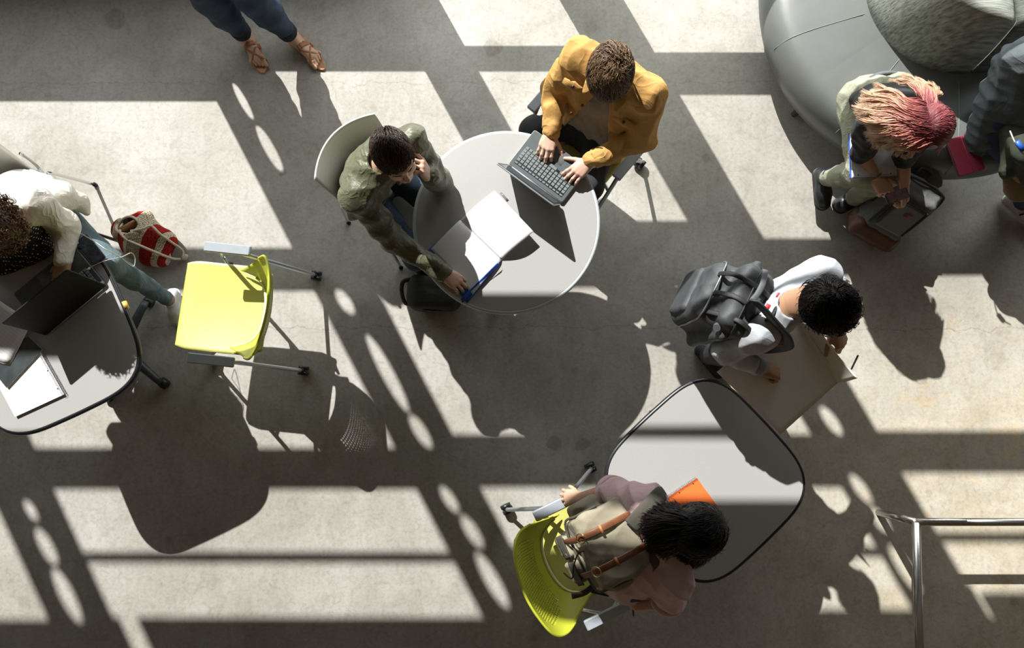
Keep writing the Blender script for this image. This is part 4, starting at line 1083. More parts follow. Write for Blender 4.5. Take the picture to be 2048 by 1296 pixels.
# ================================================================ 3. man in the mustard jacket
def p_must():
    cc = W(1175, 252.5, .68); f = idir(-.60, .80); rv = nrm(np.cross(f, (0, 0, 1)))
    J = dict(shR=g(1160, 112, 1.10), shL=g(1298, 190, 1.10), elR=g(1108, 178, .85), wrR=g(1103, 262, .815), elL=g(1284, 278, .86), wrL=g(1181, 321, .815), neck=g(1226, 158, 1.16))
    pel = V(cc[0], cc[1], .55) - f * .02; J['pelvis'] = pel; J['hipdir'] = rv; J['hipR'] = pel + rv * .09; J['hipL'] = pel - rv * .09
    J['chest'] = lerp(pel, J['neck'], .62) - f * .02
    J['knR'] = g(1068, 262, .57); J['knL'] = g(1178, 372, .57)
    for s in 'LR': J['an' + s] = J['kn' + s] + V(0, 0, -.46) - f * .04; J['toe' + s] = J['an' + s] + f * .15 + V(0, 0, -.06)
    t = thing('person', 'man in mustard overshirt typing on a laptop at the round table', 'person', (pel[0], pel[1], 0))
    hc = g(1219, 146, 1.26); A = headA((-.12, .99), 44, 0)
    hands = [dict(wr=J['wrR'], el=J['elR'], d=W(1082, 330, .80) - J['wrR'], n=V(0, 0, 1), side=-1, curl=(.50, .42, .38, .42), th=(.80, .60, -.35), thc=.2, spread=.13),
             dict(wr=J['wrL'], el=J['elL'], d=W(1130, 362, .80) - J['wrL'], n=V(0, 0, 1), side=1, curl=(.34, .40, .40, .30), th=(.85, .55, -.25), thc=.1, spread=.13)]
    body(t, J, M_skin, hands, hc, A)
    trousers(t, J, M_blackpant, seed=19, rs=(.09, .075, .068, .055))
    top(t, J, M_taupe, 't_shirt', off=.004, seed=12, slen=.2, amp=.005, low=.03, fold=.06)
    def front(F, up, rv_, fw):
        a = J['neck'] + fw * .095 - up * .04; b = J['pelvis'] + fw * .09
        m_ = lerp(a, b, .45) - rv_ * .008; F.cone(a, .034, m_, .084, .012, op='sub', axis=fw, flat=1.5); F.cone(m_, .084, b - rv_ * .02 + fw * .02, .15, .012, op='sub', axis=fw, flat=1.5)
    def drape(F, up, rv_, fw):
        F.cone(J['pelvis'] - rv * .15 + V(0, 0, .02), .07, J['pelvis'] - rv * .20 - f * .0 + V(0, 0, -.10), .035, .04)
        F.cone(J['pelvis'] + rv * .15 + V(0, 0, .02), .06, J['pelvis'] + rv * .20 + f * .04 + V(0, 0, -.06), .035, .04)
        # raised yoke seams over the shoulders
        for s in 'LR': F.cone(lerp(J['neck'], J['sh' + s], .35) + fw * .06 - up * .02, .012, J['sh' + s] + fw * .045, .010, .02)
    jk = top(t, J, M_must, 'overshirt', off=.022, seed=33, sleeves=(.078, .066, .064, .048), amp=.0065, fold=.06, cutters=[front], extra=drape, low=.05, w=1.15)
    up = nrm(J['neck'] - J['pelvis']); fw = nrm(np.cross(up, nrm(J['shR'] - J['shL']))); rs = nrm(J['shR'] - J['shL'])
    collar(t, J, M_must, .068, .009, .05)
    for sg in (-1, 1):
        c0 = J['neck'] + rs * sg * .062 + fw * .015 - up * .01
        lp = mk('collar_point', tube([c0, c0 + fw * .05 - up * .012 + rs * sg * .012, c0 + fw * .085 - up * .05 + rs * sg * .022], [.030, .032, .006], 10, 5, flat=(1, .2)), M_must, t)
    for sg, px in ((1, (1147, 172, 1.065)), (-1, (1248, 243, 1.0))):
        p = W(*px)
        mk('chest_pocket_flap', tube([p - rs * .055, p - rs * .02 + up * -.004, p, p + rs * .02 - up * .004, p + rs * .055], [.016, .021, .026, .021, .016], 8, flat=(1, .28), up=fw + V(0, 0, .6)), M_must, t)
        mk('button', tube([p + (fw + V(0, 0, .8)) * .004, p + (fw + V(0, 0, .8)) * .010], .0075, 14), mat('brown_button', (.06, .03, .015), .4), t)
    for px in ((1165, 210, 1.0), (1143, 226, .95)): p = W(*px); mk('button', tube([p, p + (fw + V(0, 0, .8)) * .006], .0065, 14), MATS['brown_button'], t)
    cuff(t, J['elR'], J['wrR'], M_must, .043, .06, -.008, 'cuff'); cuff(t, J['elL'], J['wrL'], M_must, .043, .06, -.012, 'cuff')
    d = nrm(J['wrL'] - J['elL']); mk('white_shirt_cuff', tube([J['wrL'] - d * .03, J['wrL'] - d * .01, J['wrL'] + d * .004, J['wrL'] + d * .001], [.036, .039, .038, .030], 20), mat('white_cotton', (.75, .75, .73), .8), t, label='white undershirt cuff')
    for s in 'LR': shoe(t, J['an' + s], J['toe' + s], mat('white_canvas', (.6, .6, .58), .8), mat('white_rubber', (.7, .7, .68), .6))
    cols = [(.115, .068, .036), (.16, .10, .056), (.24, .16, .095), (.085, .048, .027)]
    hair_obj(t, [scalp_locks(hc, A, 3600, .075, 31, comb=(.35, .7, 0), crown=(.03, -.05, .085), lift=.018, r=.0016, jit=.30, zmin=-.05, wav=.004, swirl=.5),
                 scalp_locks(hc, A, 1600, .10, 32, comb=(.5, 1.0, 0), crown=(.03, -.05, .085), lift=.026, r=.0017, jit=.5, zmin=.02, wav=.008, swirl=.6, drop=.012)], cols, M_hair, 6,
             caps=[cap_mesh(hc, A, (.084, .104, .090), face=(0, .130, -.035, .078, .07, .085), low=-.05)], capcol=(.10, .06, .034))
p_must()

# ================================================================ 4. woman with pink and blonde hair on the sofa
def p_pinkhair():
    J = dict(pelvis=g(1752, 196, .56), neck=g(1812, 232, .93), shR=g(1738, 256, .86), shL=g(1852, 252, .87), elR=g(1724, 308, .66), wrR=g(1752, 356, .60), elL=g(1806, 318, .64), wrL=g(1809, 366, .61))
    f = idir(-.05, 1.); J['hipdir'] = nrm(V(-1, -.12, 0)); pel = J['pelvis']
    J['hipR'] = pel + J['hipdir'] * .09; J['hipL'] = pel - J['hipdir'] * .09
    J['knR'] = g(1726, 345, .55); J['anR'] = g(1652, 356, .20); J['toeR'] = g(1648, 415, .10)
    J['knL'] = g(1775, 345, .52); J['anL'] = g(1706, 398, .12); J['toeL'] = g(1672, 415, .045)
    J['chest'] = g(1785, 222, .80); J['waist'] = g(1768, 200, .68)
    t = thing('person', 'woman with long pink and blonde hair on the sofa, bent over a phone', 'person', (pel[0], pel[1], 0))
    hc = g(1853, 250, 1.00); A = headA((.25, .97), 62, 0)
    hands = [dict(wr=J['wrR'], el=J['elR'], d=W(1778, 388, .585) - J['wrR'], n=V(-.25, -.1, 1), side=-1, curl=(.5, .6, .7, .8), th=(.75, .75, -.1), thc=.3, s=.93),
             dict(wr=J['wrL'], el=J['elL'], d=W(1812, 396, .585) - J['wrL'], n=V(.9, .1, .45), side=1, curl=(.7, .8, .9, 1.), th=(.7, .8, -.1), thc=.4, s=.93)]
    body(t, J, M_skin3, hands, hc, A, hs=.96)
    trousers(t, J, M_khaki, seed=41, rs=(.108, .078, .062, .050), amp=.006, off=.004)
    top(t, J, M_black, 't_shirt', off=.008, seed=43, slen=.46, sleeves=(.068, .064, 0, 0), amp=.006, low=-.02, w=1.0)
    a = J['pelvis'] + V(.01, -.02, .05); up = nrm(J['waist'] - J['pelvis'])
    mk('waistband', tube([a + J['hipdir'] * .155 * math.cos(q) + np.cross(up, J['hipdir']) * .125 * math.sin(q) for q in np.linspace(0, 6.28, 30, endpoint=False)], .012, 8, closed=True, flat=(1, 2.2), up=up), mat('heather_band', (.10, .105, .115), .9), t, label='grey heather waistband')
    for s in 'RL':
        sh, up_, dn, side = shoe(t, J['an' + s], J['toe' + s], mat('black_boot_leather', (.016, .018, .021), .35, var=.1), M_sole_b, name='ankle_boot', high=True, k_=1.15)
        hz = nrm((J['toe' + s] - J['an' + s]) * (1, 1, 0))
        for k in range(3):
            q = lerp(J['an' + s], J['toe' + s], .12 + .16 * k) + V(0, 0, .038 - .015 * k); sd = nrm(np.cross(hz, (0, 0, 1)))
            mk('lace', tube([q - sd * .02, q + V(0, 0, .004), q + sd * .02], .0024, 6, 3), M_chrome if k == 1 else M_sole_b, sh)
    mk('ankle_sock', tube([J['anR'] + V(.035, 0, .045), J['anR'] + V(.012, -.002, .02)], [.038, .036], 16), mat('grey_sock', (.35, .34, .32), .9), t)
    d = nrm(J['wrR'] - J['elR']); mk('bead_bracelet', tube([J['wrR'] - d * .015 + .031 * (math.cos(q) * nrm(np.cross(d, (0, 0, 1))) + math.sin(q) * nrm(np.cross(d, np.cross(d, (0, 0, 1))))) for q in np.linspace(0, 6.28, 24, endpoint=False)], .0045, 8, closed=True), mat('amber_beads', (.33, .13, .04), .35, var=.4, scale=150), t)
    mk('black_wristband', tube([lerp(J['shR'], J['elR'], .80) + .064 * (math.cos(q) * V(1, 0, 0) + math.sin(q) * V(0, .6, .8)) for q in np.linspace(0, 6.28, 24, endpoint=False)], .006, 6, closed=True, flat=(1, 1.5)), M_sole_b, t) if False else None
    # hair: burgundy roots, pink mid lengths, pale ends
    root_c, rose, peach, blond = np.array((.105, .024, .028)), np.array((.36, .085, .095)), np.array((.56, .25, .17)), np.array((.68, .46, .30))
    def gr(t_, r_):
        x = np.clip(t_ * 1.15 + (r_ - .5) * .45, 0, 1)[..., None]
        c = np.where(x < .28, lerp(root_c, rose, x / .28), np.where(x < .60, lerp(rose, peach, (x - .28) / .32), lerp(peach, blond, np.clip((x - .6) / .3, 0, 1))))
        return c
    def gr2(t_, r_):
        x = np.clip(t_ * .9 + (r_ - .5) * .4, 0, 1)[..., None]
        return np.where(x < .5, lerp(root_c * 1.2, rose, x / .5), lerp(rose, peach * .9, (x - .5) / .5))
    kp = (hc, A, (.082, .102, .090)); part = [onhead(*q, kp) for q in ((1851, 212), (1857, 228), (1862, 250), (1866, 270), (1868, 286))]
    left = bundle(part, [[g(1832, 200, 1.10), g(1822, 226, 1.13), g(1822, 256, 1.13), g(1826, 278, 1.11), g(1838, 296, 1.07)],
                         [g(1795, 182, 1.04), g(1775, 202, 1.06), g(1762, 232, 1.06), g(1782, 268, 1.05), g(1812, 298, 1.00)]],
                  [g(1752, 178, .96), g(1722, 190, .95), g(1716, 226, .94), g(1752, 282, .93), g(1796, 306, .92)], 2400, 51, K=18, r=.0019, spread=.016, wav=.026, wf=1.5, keep=kp, clumps=75)
    left2 = bundle(part[1:], [[g(1826, 222, 1.13), g(1826, 262, 1.12), g(1842, 296, 1.07)], [g(1780, 215, 1.07), g(1790, 270, 1.04), g(1828, 304, .98)]],
                   [g(1738, 205, .93), g(1742, 290, .92), g(1775, 302, .90), g(1812, 306, .90)], 1100, 52, K=18, r=.0019, spread=.014, wav=.024, wf=1.8, keep=kp, clumps=40)
    right = bundle(part, [[g(1868, 205, 1.08), g(1880, 232, 1.08), g(1884, 256, 1.07), g(1884, 280, 1.05)], [g(1885, 205, 1.02), g(1893, 235, 1.0), g(1896, 262, .99), g(1888, 292, .97)]],
                   [g(1885, 198, .93), g(1896, 240, .90), g(1892, 272, .88), g(1872, 303, .88)], 1500, 53, K=12, r=.0019, spread=.008, wav=.010, wf=1.4, keep=kp, clumps=40)
    back = bundle([onhead(1848, 208, kp), onhead(1853, 218, kp), onhead(1860, 240, kp)], [[g(1850, 180, 1.05), g(1862, 182, 1.06), g(1874, 205, 1.06)], [g(1825, 160, .98), g(1850, 163, .98), g(1878, 180, .96)]],
                  [g(1785, 160, .93), g(1815, 158, .92), g(1848, 164, .92), g(1880, 186, .90)], 1100, 54, K=16, r=.0019, spread=.013, wav=.020, wf=1.6, keep=kp, clumps=36)
    curl = []; cpt = g(1853, 180, 1.0)
    for k in range(14):
        aa = random.uniform(-.2, .2); rr_ = .026 + random.uniform(-.003, .003)
        curl.append([cpt + V(rr_ * math.cos(a_ + aa), rr_ * math.sin(a_ + aa), .004 * math.sin(a_ * 2) + k * .0012) for a_ in np.linspace(-2.6, 3.2, 18)])
    cv = (multi_tube(np.array(curl), .0026 * np.interp(np.linspace(0, 1, 18), [0, .7, 1], [1, 1, .2]), 4), 14, 18, 4)
    hair_obj(t, [left, left2, right, back, cv], [root_c], M_hair, 7, var=.22, grads=[gr, gr, gr2, gr, lambda a_, b_: np.broadcast_to(lerp(peach, blond, .6), a_.shape + (3,))],
             caps=[cap_mesh(hc, A, (.080, .100, .088), low=-.05)], capcol=(.13, .03, .035))
p_pinkhair()

# ================================================================ 5. man at the right edge (cut by the frame)
def p_edge():
    J = dict(pelvis=g(1998, 232, .56), neck=g(2120, 95, .98), shR=g(2040, 118, .92), shL=g(2190, 175, .95), elR=g(2052, 235, .72), wrR=g(2115, 310, .68), elL=g(2230, 270, .75), wrL=g(2160, 330, .70))
    pel = J['pelvis']; J['hipdir'] = nrm(idir(-.55, .83)); J['hipR'] = g(1985, 262, .54); J['hipL'] = g(2060, 215, .54)
    J['waist'] = g(2022, 190, .70); J['chest'] = g(2075, 140, .84)
    J['knR'] = g(2078, 345, .52); J['anR'] = g(2043, 405, .10); J['toeR'] = g(2085, 462, .03)
    J['knL'] = g(2170, 300, .55); J['anL'] = g(2180, 380, .10); J['toeL'] = g(2230, 440, .03)
    t = thing('person', 'seated person in slate sweatshirt and blue jeans at the right edge', 'person', (pel[0], pel[1], 0))
    hc = g(2150, 80, 1.1); A = headA((.6, .8), 15)
    hands = [dict(wr=J['wrR'], el=J['elR'], d=W(2150, 330, .66) - J['wrR'], n=V(0, 0, 1), side=-1), dict(wr=J['wrL'], el=J['elL'], d=W(2130, 345, .68) - J['wrL'], n=V(0, 0, 1), side=1)]
    body(t, J, M_skin, hands, hc, A)
    trousers(t, J, mat('blue_denim', (.022, .042, .095), .85, var=.35, scale=9, bump=.4, bscale=500), seed=61, rs=(.098, .075, .062, .050), amp=.006, off=.004)
    top(t, J, M_sweat, 'sweatshirt', off=.026, seed=62, sleeves=(.078, .070, .066, .05), amp=.006, fold=.07, low=.05, w=1.1, neckcut=False)
    for s in 'RL':
        sh, up_, dn, side = shoe(t, J['an' + s], J['toe' + s], mat('white_leather', (.50, .49, .46), .6), mat('off_white_rubber', (.55, .54, .50), .6), name='sneaker')
        for k in range(3):
            c_ = lerp(J['an' + s], J['toe' + s], .30 + .16 * k) + V(0, 0, .0)
            for sg in (-1, 1): mk('stripe', tube([c_ + side * sg * .012 + V(0, 0, .045 - .01 * k), c_ + side * sg * .030 + V(0, 0, .030 - .01 * k) - dn * .006, c_ + side * sg * .040 + V(0, 0, -.02) - dn * .014], .005, 6, 4, flat=(1, .5)), M_black, sh, label='black stripe')
        q = lerp(J['an' + s], J['toe' + s], .35) + V(0, 0, .04)
        mk('lace', tube([q - side * .03, q + V(0, 0, .01), q + side * .03, q + side * .05 + dn * .03 - V(0, 0, .03)], .003, 6, 4), mat('white_lace', (.6, .6, .58), .8), sh)
    hair_obj(t, [scalp_locks(hc, A, 300, .06, 63)], [(.04, .025, .015)], M_hair, 63, caps=[cap_mesh(hc, A)], capcol=(.03, .018, .012))
    for px in ((1967, 201, .665), (1977, 233, .665), (1995, 219, .665)):
        q = W(*px); mk('metal_stud', tube([q, q + V(0, 0, .006)], .006, 12), M_chrome, t)
p_edge()

# ================================================================ 6. standing man with the black backpack and the poster board
def p_stand():
    J = dict(pelvis=g(1500, 648, .95), neck=g(1578, 612, 1.40), shL=g(1642, 548, 1.34), shR=g(1515, 668, 1.34), elL=g(1690, 618, 1.10), wrL=g(1668, 652, 1.09), elR=g(1452, 702, 1.17), wrR=g(1519, 736, 1.03))
    f = idir(.65, .76); rv = nrm(np.cross(f, (0, 0, 1))); J['hipdir'] = rv; pel = J['pelvis']
    J['hipR'] = pel + rv * .09; J['hipL'] = pel - rv * .09
    J['anR'] = g(1418, 712, .08); J['anL'] = g(1475, 668, .08); J['knR'] = lerp(J['hipR'], J['anR'], .5) + f * .02; J['knL'] = lerp(J['hipL'], J['anL'], .5) + f * .02
    for s in 'LR': J['toe' + s] = J['an' + s] + f * .15 + V(0, 0, -.06)
    t = thing('person', 'standing man in grey shirt and glasses holding a blank poster board', 'person', (pel[0], pel[1], 0))
    hc = g(1643, 610, 1.49); A = headA((.85, .52), 52, 0)
    hands = [dict(wr=J['wrR'], el=J['elR'], d=W(1548, 742, 1.01) - J['wrR'], n=V(-.2, .65, .8), side=-1, curl=(1.0, 1.1, 1.1, 1.2), th=(.55, .80, -.35), thc=.3),
             dict(wr=J['wrL'], el=J['elL'], d=W(1688, 696, 1.07) - J['wrL'], n=V(.35, .1, 1), side=1, curl=(.9, 1.0, 1.05, 1.1), th=(.70, .85, -.35), thc=.2)]
    body(t, J, M_skin2, hands, hc, A)
    trousers(t, J, M_black, seed=71, rs=(.092, .07, .066, .055), amp=.004)
    top(t, J, M_greyshirt, 'long_sleeve_shirt', off=.012, seed=72, sleeves=(.072, .060, .056, .042), amp=.0045, fold=.065, low=.04, w=1.05)
    cuff(t, J['elR'], J['wrR'], mat('grey_rib', (.25, .28, .33), .9), .036, .05, -.008); cuff(t, J['elL'], J['wrL'], MATS['grey_rib'], .036, .05, -.008)
    collar(t, J, mat('grey_collar', (.36, .39, .43), .85), .066, .006, .012)
    for s in 'LR': shoe(t, J['an' + s], J['toe' + s], M_black, M_sole_b)
    P = lambda x, y, z: hc + A @ V(x, y, z)
    gl = mk('glasses', tube([P(-.078, -.005, .012), P(-.076, .06, .012), P(-.070, .108, .010), P(-.045, .116, .012), P(-.010, .118, .010), P(.010, .118, .010), P(.045, .116, .012), P(.070, .108, .010), P(.076, .06, .012), P(.078, -.005, .012)], .0020, 8), M_sole_b, t, label='thin black glasses frame')
    for sx in (-1, 1):
        mk('rim', tube([P(sx * (.040 + .028 * math.cos(a)), .114, -.008 + .021 * math.sin(a)) for a in np.linspace(0, 6.28, 24, endpoint=False)], .0018, 6, closed=True), M_sole_b, gl)
    cols = [(.004, .0035, .0035), (.006, .0055, .0055), (.009, .008, .008)]
    hair_obj(t, [scalp_locks(hc, A, 4200, .050, 73, comb=(.2, .8, 0), crown=(0, -.06, .075), lift=.014, r=.0016, jit=.35, zmin=-.055, wav=.003, rad=(.090, .113, .095)),
                 scalp_locks(hc, A, 260, .060, 74, comb=(.1, .9, 0), crown=(0, -.06, .075), lift=.026, r=.0012, jit=.7, zmin=-.03, wav=.006, rad=(.088, .108, .094), drop=.01)], cols, M_hair_shiny, 8,
             caps=[cap_mesh(hc, A, (.092, .115, .097), face=(0, .137, -.04, .08, .07, .085), low=-.052)], capcol=(.006, .006, .006))
    return J, t
JS, tS = p_stand()

# ================================================================ 7. woman with the canvas backpack leaning over the table
def p_canvas():
    J = dict(pelvis=g(1238, 1125, .92), neck=g(1322, 1080, 1.30), shL=g(1294, 1006, 1.25), shR=g(1348, 1158, 1.25), elL=g(1215, 984, .99), wrL=g(1160, 997, .795), elR=g(1335, 1200, .98), wrR=g(1274, 1211, .93))
    f = idir(.90, -.43); rv = nrm(np.cross(f, (0, 0, 1))); J['hipdir'] = rv; pel = J['pelvis']
    J['hipR'] = pel + rv * .09; J['hipL'] = pel - rv * .09
    J['anL'] = g(1240, 1004, .08); J['anR'] = g(1266, 1060, .08)
    for s in 'LR': J['kn' + s] = lerp(J['hip' + s], J['an' + s], .5) + f * .07; J['toe' + s] = J['an' + s] + f * .14 + V(0, 0, -.06)
    t = thing('person', 'dark haired woman in dusty pink shirt leaning over the table beside the lime chair', 'person', (pel[0], pel[1], 0))
    hc = g(1382, 1062, 1.40); A = headA((.93, -.36), 60, 0)
    hands = [dict(wr=J['wrL'], el=J['elL'], d=W(1122, 993, .715) - J['wrL'], n=V(.1, .2, 1), side=1, curl=(.35, .4, .45, .5), th=(.5, .8, -.3), thc=.2, s=.92, spread=.08),
             dict(wr=J['wrR'], el=J['elR'], d=W(1252, 1200, .90) - J['wrR'], n=V(.2, -.8, .5), side=-1, curl=(.8, .9, 1.0, 1.1), th=(.5, .8, -.4), thc=.4, s=.92)]
    body(t, J, M_skin3, hands, hc, A, hs=.96)
    trousers(t, J, M_jean, seed=81, rs=(.095, .07, .062, .05), amp=.004)
    def hem(F, up, rv_, fw):
        F.cone(J['pelvis'] + V(0, 0, .02) + rv * .05, .13, J['pelvis'] + V(0, 0, .12), .12, .04)
    top(t, J, M_pink, 'shirt', off=.018, seed=82, slen=.47, sleeves=(.076, .074, 0, 0), amp=.008, fold=.075, low=.0, w=1.1, extra=hem)
    for s in 'LR':
        a = lerp(J['sh' + s], J['el' + s], .88); d = nrm(J['el' + s] - J['sh' + s])
        mk('sleeve_cuff', tube([a - d * .02, a - d * .018, a + d * .018, a + d * .022, a + d * .01], [.072, .079, .078, .072, .05], 22), M_pink, t)
    for s in 'LR': shoe(t, J['an' + s], J['toe' + s], M_black, M_sole_b)
    d = nrm(J['elL'] - J['wrL']); nn_ = V(.0, .25, .95)
    q = J['wrL'] + d * .045 + nn_ * .0255
    F = [q + .010 * V(math.cos(a) * (1.5 if k % 2 else .8), math.sin(a) * (1.2 if k % 2 else .7), 0) for k, a in enumerate(np.linspace(0, 6.28, 16, endpoint=False))]
    mk('forearm_tattoo', prism([(p[0], p[1]) for p in F], q[2] - .002, q[2] + .0012, .0002), mat('tattoo_ink', (.05, .055, .07), .6), t, label='small dark flower tattoo near the wrist')
    cr = g(1398, 1052, 1.50)
    # bob: locks fall from the parting to a ragged outline
    kp = (hc, A, (.090, .110, .098)); cols = [(.005, .0045, .005), (.007, .006, .006), (.012, .010, .009)]
    outer = [g(1350, 1022, 1.24), g(1378, 1006, 1.25), g(1416, 1012, 1.25), g(1446, 1036, 1.25), g(1452, 1066, 1.24), g(1436, 1096, 1.24), g(1412, 1116, 1.22), g(1384, 1134, 1.20), g(1352, 1126, 1.20), g(1322, 1104, 1.20)]
    mid = [lerp(cr, o_, .62) * (1, 1, 0) + V(0, 0, 1.475) for o_ in outer]
    st = [onhead(*q, kp) for q in ((1384, 1046), (1400, 1044), (1412, 1056), (1405, 1068), (1388, 1070))]
    b1 = bundle(st, [mid], outer, 2000, 83, K=12, r=.0027, spread=.009, wav=.006, wf=1.2, keep=kp)
    bk_o = [g(1330, 1116, 1.33), g(1300, 1098, 1.37), g(1286, 1066, 1.40), g(1286, 1040, 1.40), g(1312, 1014, 1.38), g(1350, 1010, 1.34)]
    bk_m = [g(1352, 1098, 1.46), g(1336, 1080, 1.49), g(1330, 1055, 1.50), g(1336, 1036, 1.49), g(1352, 1022, 1.47), g(1366, 1022, 1.45)]
    b2 = bundle([st[4], st[0], st[1]], [bk_m], bk_o, 1500, 84, K=14, r=.0027, spread=.010, wav=.007, wf=1.4, keep=kp)
    hair_obj(t, [b1, b2, scalp_locks(hc, A, 1500, .09, 85, comb=(0, .1, 0), crown=(0, -.01, .125), lift=.012, r=.0022, jit=.15, zmin=-.04, face=.2, rad=(.090, .110, .098))], cols, M_hair_shiny, 9, caps=[cap_mesh(hc, A, (.088, .108, .096), cut=False)], capcol=(.008, .007, .008))
    return J, t
JC, tC = p_canvas()

# ================================================================ 8. woman in the cream cardigan at the left edge
def p_card():
    J = dict(shL=g(72, 408, 1.0), shR=g(-85, 470, 1.0), neck=g(0, 425, 1.08), elL=g(132, 452, .82), wrL=g(128, 520, .80), elR=g(-110, 560, .82), wrR=g(-75, 610, .80))
    f = idir(.50, .86); rv = nrm(np.cross(f, (0, 0, 1)))
    pel = V(seatW[0], seatW[1], .55) - f * .04; pel = g(48, 398, .56); J['pelvis'] = pel; J['hipdir'] = rv
    J['chest'] = g(30, 447, .84); J['waist'] = g(45, 425, .68); J['hipL'] = g(112, 425, .55); J['hipR'] = g(-30, 465, .55); J['knL'] = g(222, 530, .54); J['anL'] = g(338, 600, .11); J['toeL'] = g(352, 648, .03)
    J['knR'] = g(40, 620, .55); J['anR'] = J['knR'] + V(0, 0, -.45); J['toeR'] = J['anR'] + f * .15 + V(0, 0, -.06)
    t = thing('person', 'curly haired woman in cream cardigan over polka dot top at the left edge', 'person', (pel[0], pel[1], 0))
    hc = g(-8, 448, 1.20); A = headA((.55, .83), 45)
    hands = [dict(wr=J['wrL'], el=J['elL'], d=W(120, 552, .79) - J['wrL'], n=V(0, 0, 1), side=1, s=.92), dict(wr=J['wrR'], el=J['elR'], d=W(-50, 640, .79) - J['wrR'], n=V(0, 0, 1), side=-1, s=.92)]
    body(t, J, M_skin2, hands, hc, A, hs=.96)
    trousers(t, J, M_jean2, seed=91, rs=(.088, .068, .058, .045), amp=.006)
    top(t, J, M_polka, 'polka_dot_top', off=.006, extra=lambda F, up, rv_, fw: (F.cone(g(35, 440, .98), .075, g(62, 486, .80), .085, .05), F.cone(g(62, 486, .80), .085, g(10, 520, .72), .09, .05)), seed=92, slen=.2, sleeves=(.045, .04, 0, 0), amp=.003, low=.0, neckcut=False)
    def front(F, up, rv_, fw):
        F.cone(J['neck'] + fw * .13 + rv_ * .02, .05, lerp(J['pelvis'], J['neck'], .4) + fw * .16 + rv_ * .04, .10, .015, op='sub')
    def drape(F, up, rv_, fw):
        F.cone(J['pelvis'] - rv * .03 + V(0, 0, .06), .12, g(120, 392, .70), .075, .05)
        F.cone(g(120, 392, .70), .055, g(160, 405, .62), .045, .04)
        F.cone(g(150, 400, .64), .035, g(172, 425, .60), .018, .04)
    top(t, J, M_card, 'cardigan', off=.020, seed=93, sleeves=(.072, .064, .060, .046), amp=.0065, fold=.06, cutters=[front], extra=drape, low=.03, w=1.1, neckcut=False)
    for s in 'LR': shoe(t, J['an' + s], J['toe' + s], MATS['white_canvas'], MATS['white_rubber'])
    # curls
    rg = np.random.RandomState(94); out = []
    for _ in range(620):
        dv = nrm(rg.normal(size=3)); dv[2] = abs(dv[2]) * 1. - .35; dv = nrm(dv); p = hc + A @ (V(0, -.02, .02) + V(.105, .125, .11) * dv); ax = nrm(A @ dv + rg.normal(size=3) * .5)
        e1_ = nrm(np.cross(ax, rg.normal(size=3))); e2_ = np.cross(ax, e1_); tt = np.linspace(0, 1, 16); rc = rg.uniform(.006, .011); L_ = rg.uniform(.03, .06); ph = rg.uniform(0, 6)
        out.append(p + (ax[None] * (tt[:, None] - .4) * L_ + rc * (np.cos(tt * 14 + ph)[:, None] * e1_ + np.sin(tt * 14 + ph)[:, None] * e2_)))
    hair_obj(t, [(multi_tube(np.array(out), .0022 * np.interp(np.linspace(0, 1, 16), [0, .8, 1], [1, 1, .3]), 4), 620, 16, 4)], [(.14, .065, .028), (.20, .10, .045), (.09, .04, .018)], M_hair, 95,
             caps=[cap_mesh(hc, A, (.10, .118, .105), cut=False)], capcol=(.05, .024, .012))
    return J
JW = p_card()

# ---------------------------------------------------------------- small things
M_paper = mat('white_paper', (.78, .78, .78), .8, var=.02)
M_board = mat('poster_board', (.84, .82, .77), .75, var=.02)
M_silver = mat('silver_shell', (.45, .48, .50), .35, metal=.6, var=.04)
M_lapgrey = mat('laptop_deck', (.075, .090, .095), .42, var=.05)
M_key = mat('key_grey', (.17, .20, .20), .4, var=.05)
M_screen = mat('dark_glass', (.012, .014, .018), .08, var=.1, spec=.6)
M_blue = mat('royal_blue', (.02, .10, .50), .45)
M_wire = mat('spiral_wire', (.30, .30, .32), .35, metal=.8)
M_rule = mat('ruled_paper', (.78, .78, .80), .8, var=.02)
def ruled(name, ang, sc=130, col=(.76, .77, .80), line=(.45, .50, .62)):
    m = bpy.data.materials.new(name); m.use_nodes = True; n = m.node_tree.nodes; l = m.node_tree.links; b = n['Principled BSDF']
    t = n.new('ShaderNodeTexCoord'); mp = n.new('ShaderNodeMapping'); mp.inputs['Rotation'].default_value = (0, 0, ang); wv = n.new('ShaderNodeTexWave'); wv.inputs['Scale'].default_value = sc / 6.28 / 3.2
    r = n.new('ShaderNodeValToRGB'); r.color_ramp.elements[0].position = .03; r.color_ramp.elements[0].color = line + (1,); r.color_ramp.elements[1].position = .12; r.color_ramp.elements[1].color = col + (1,)
    l.new(t.outputs['Object'], mp.inputs[0]); l.new(mp.outputs[0], wv.inputs['Vector']); l.new(wv.outputs['Fac'], r.inputs[0]); l.new(r.outputs[0], b.inputs['Base Color']); b.inputs['Roughness'].default_value = .8
    return m
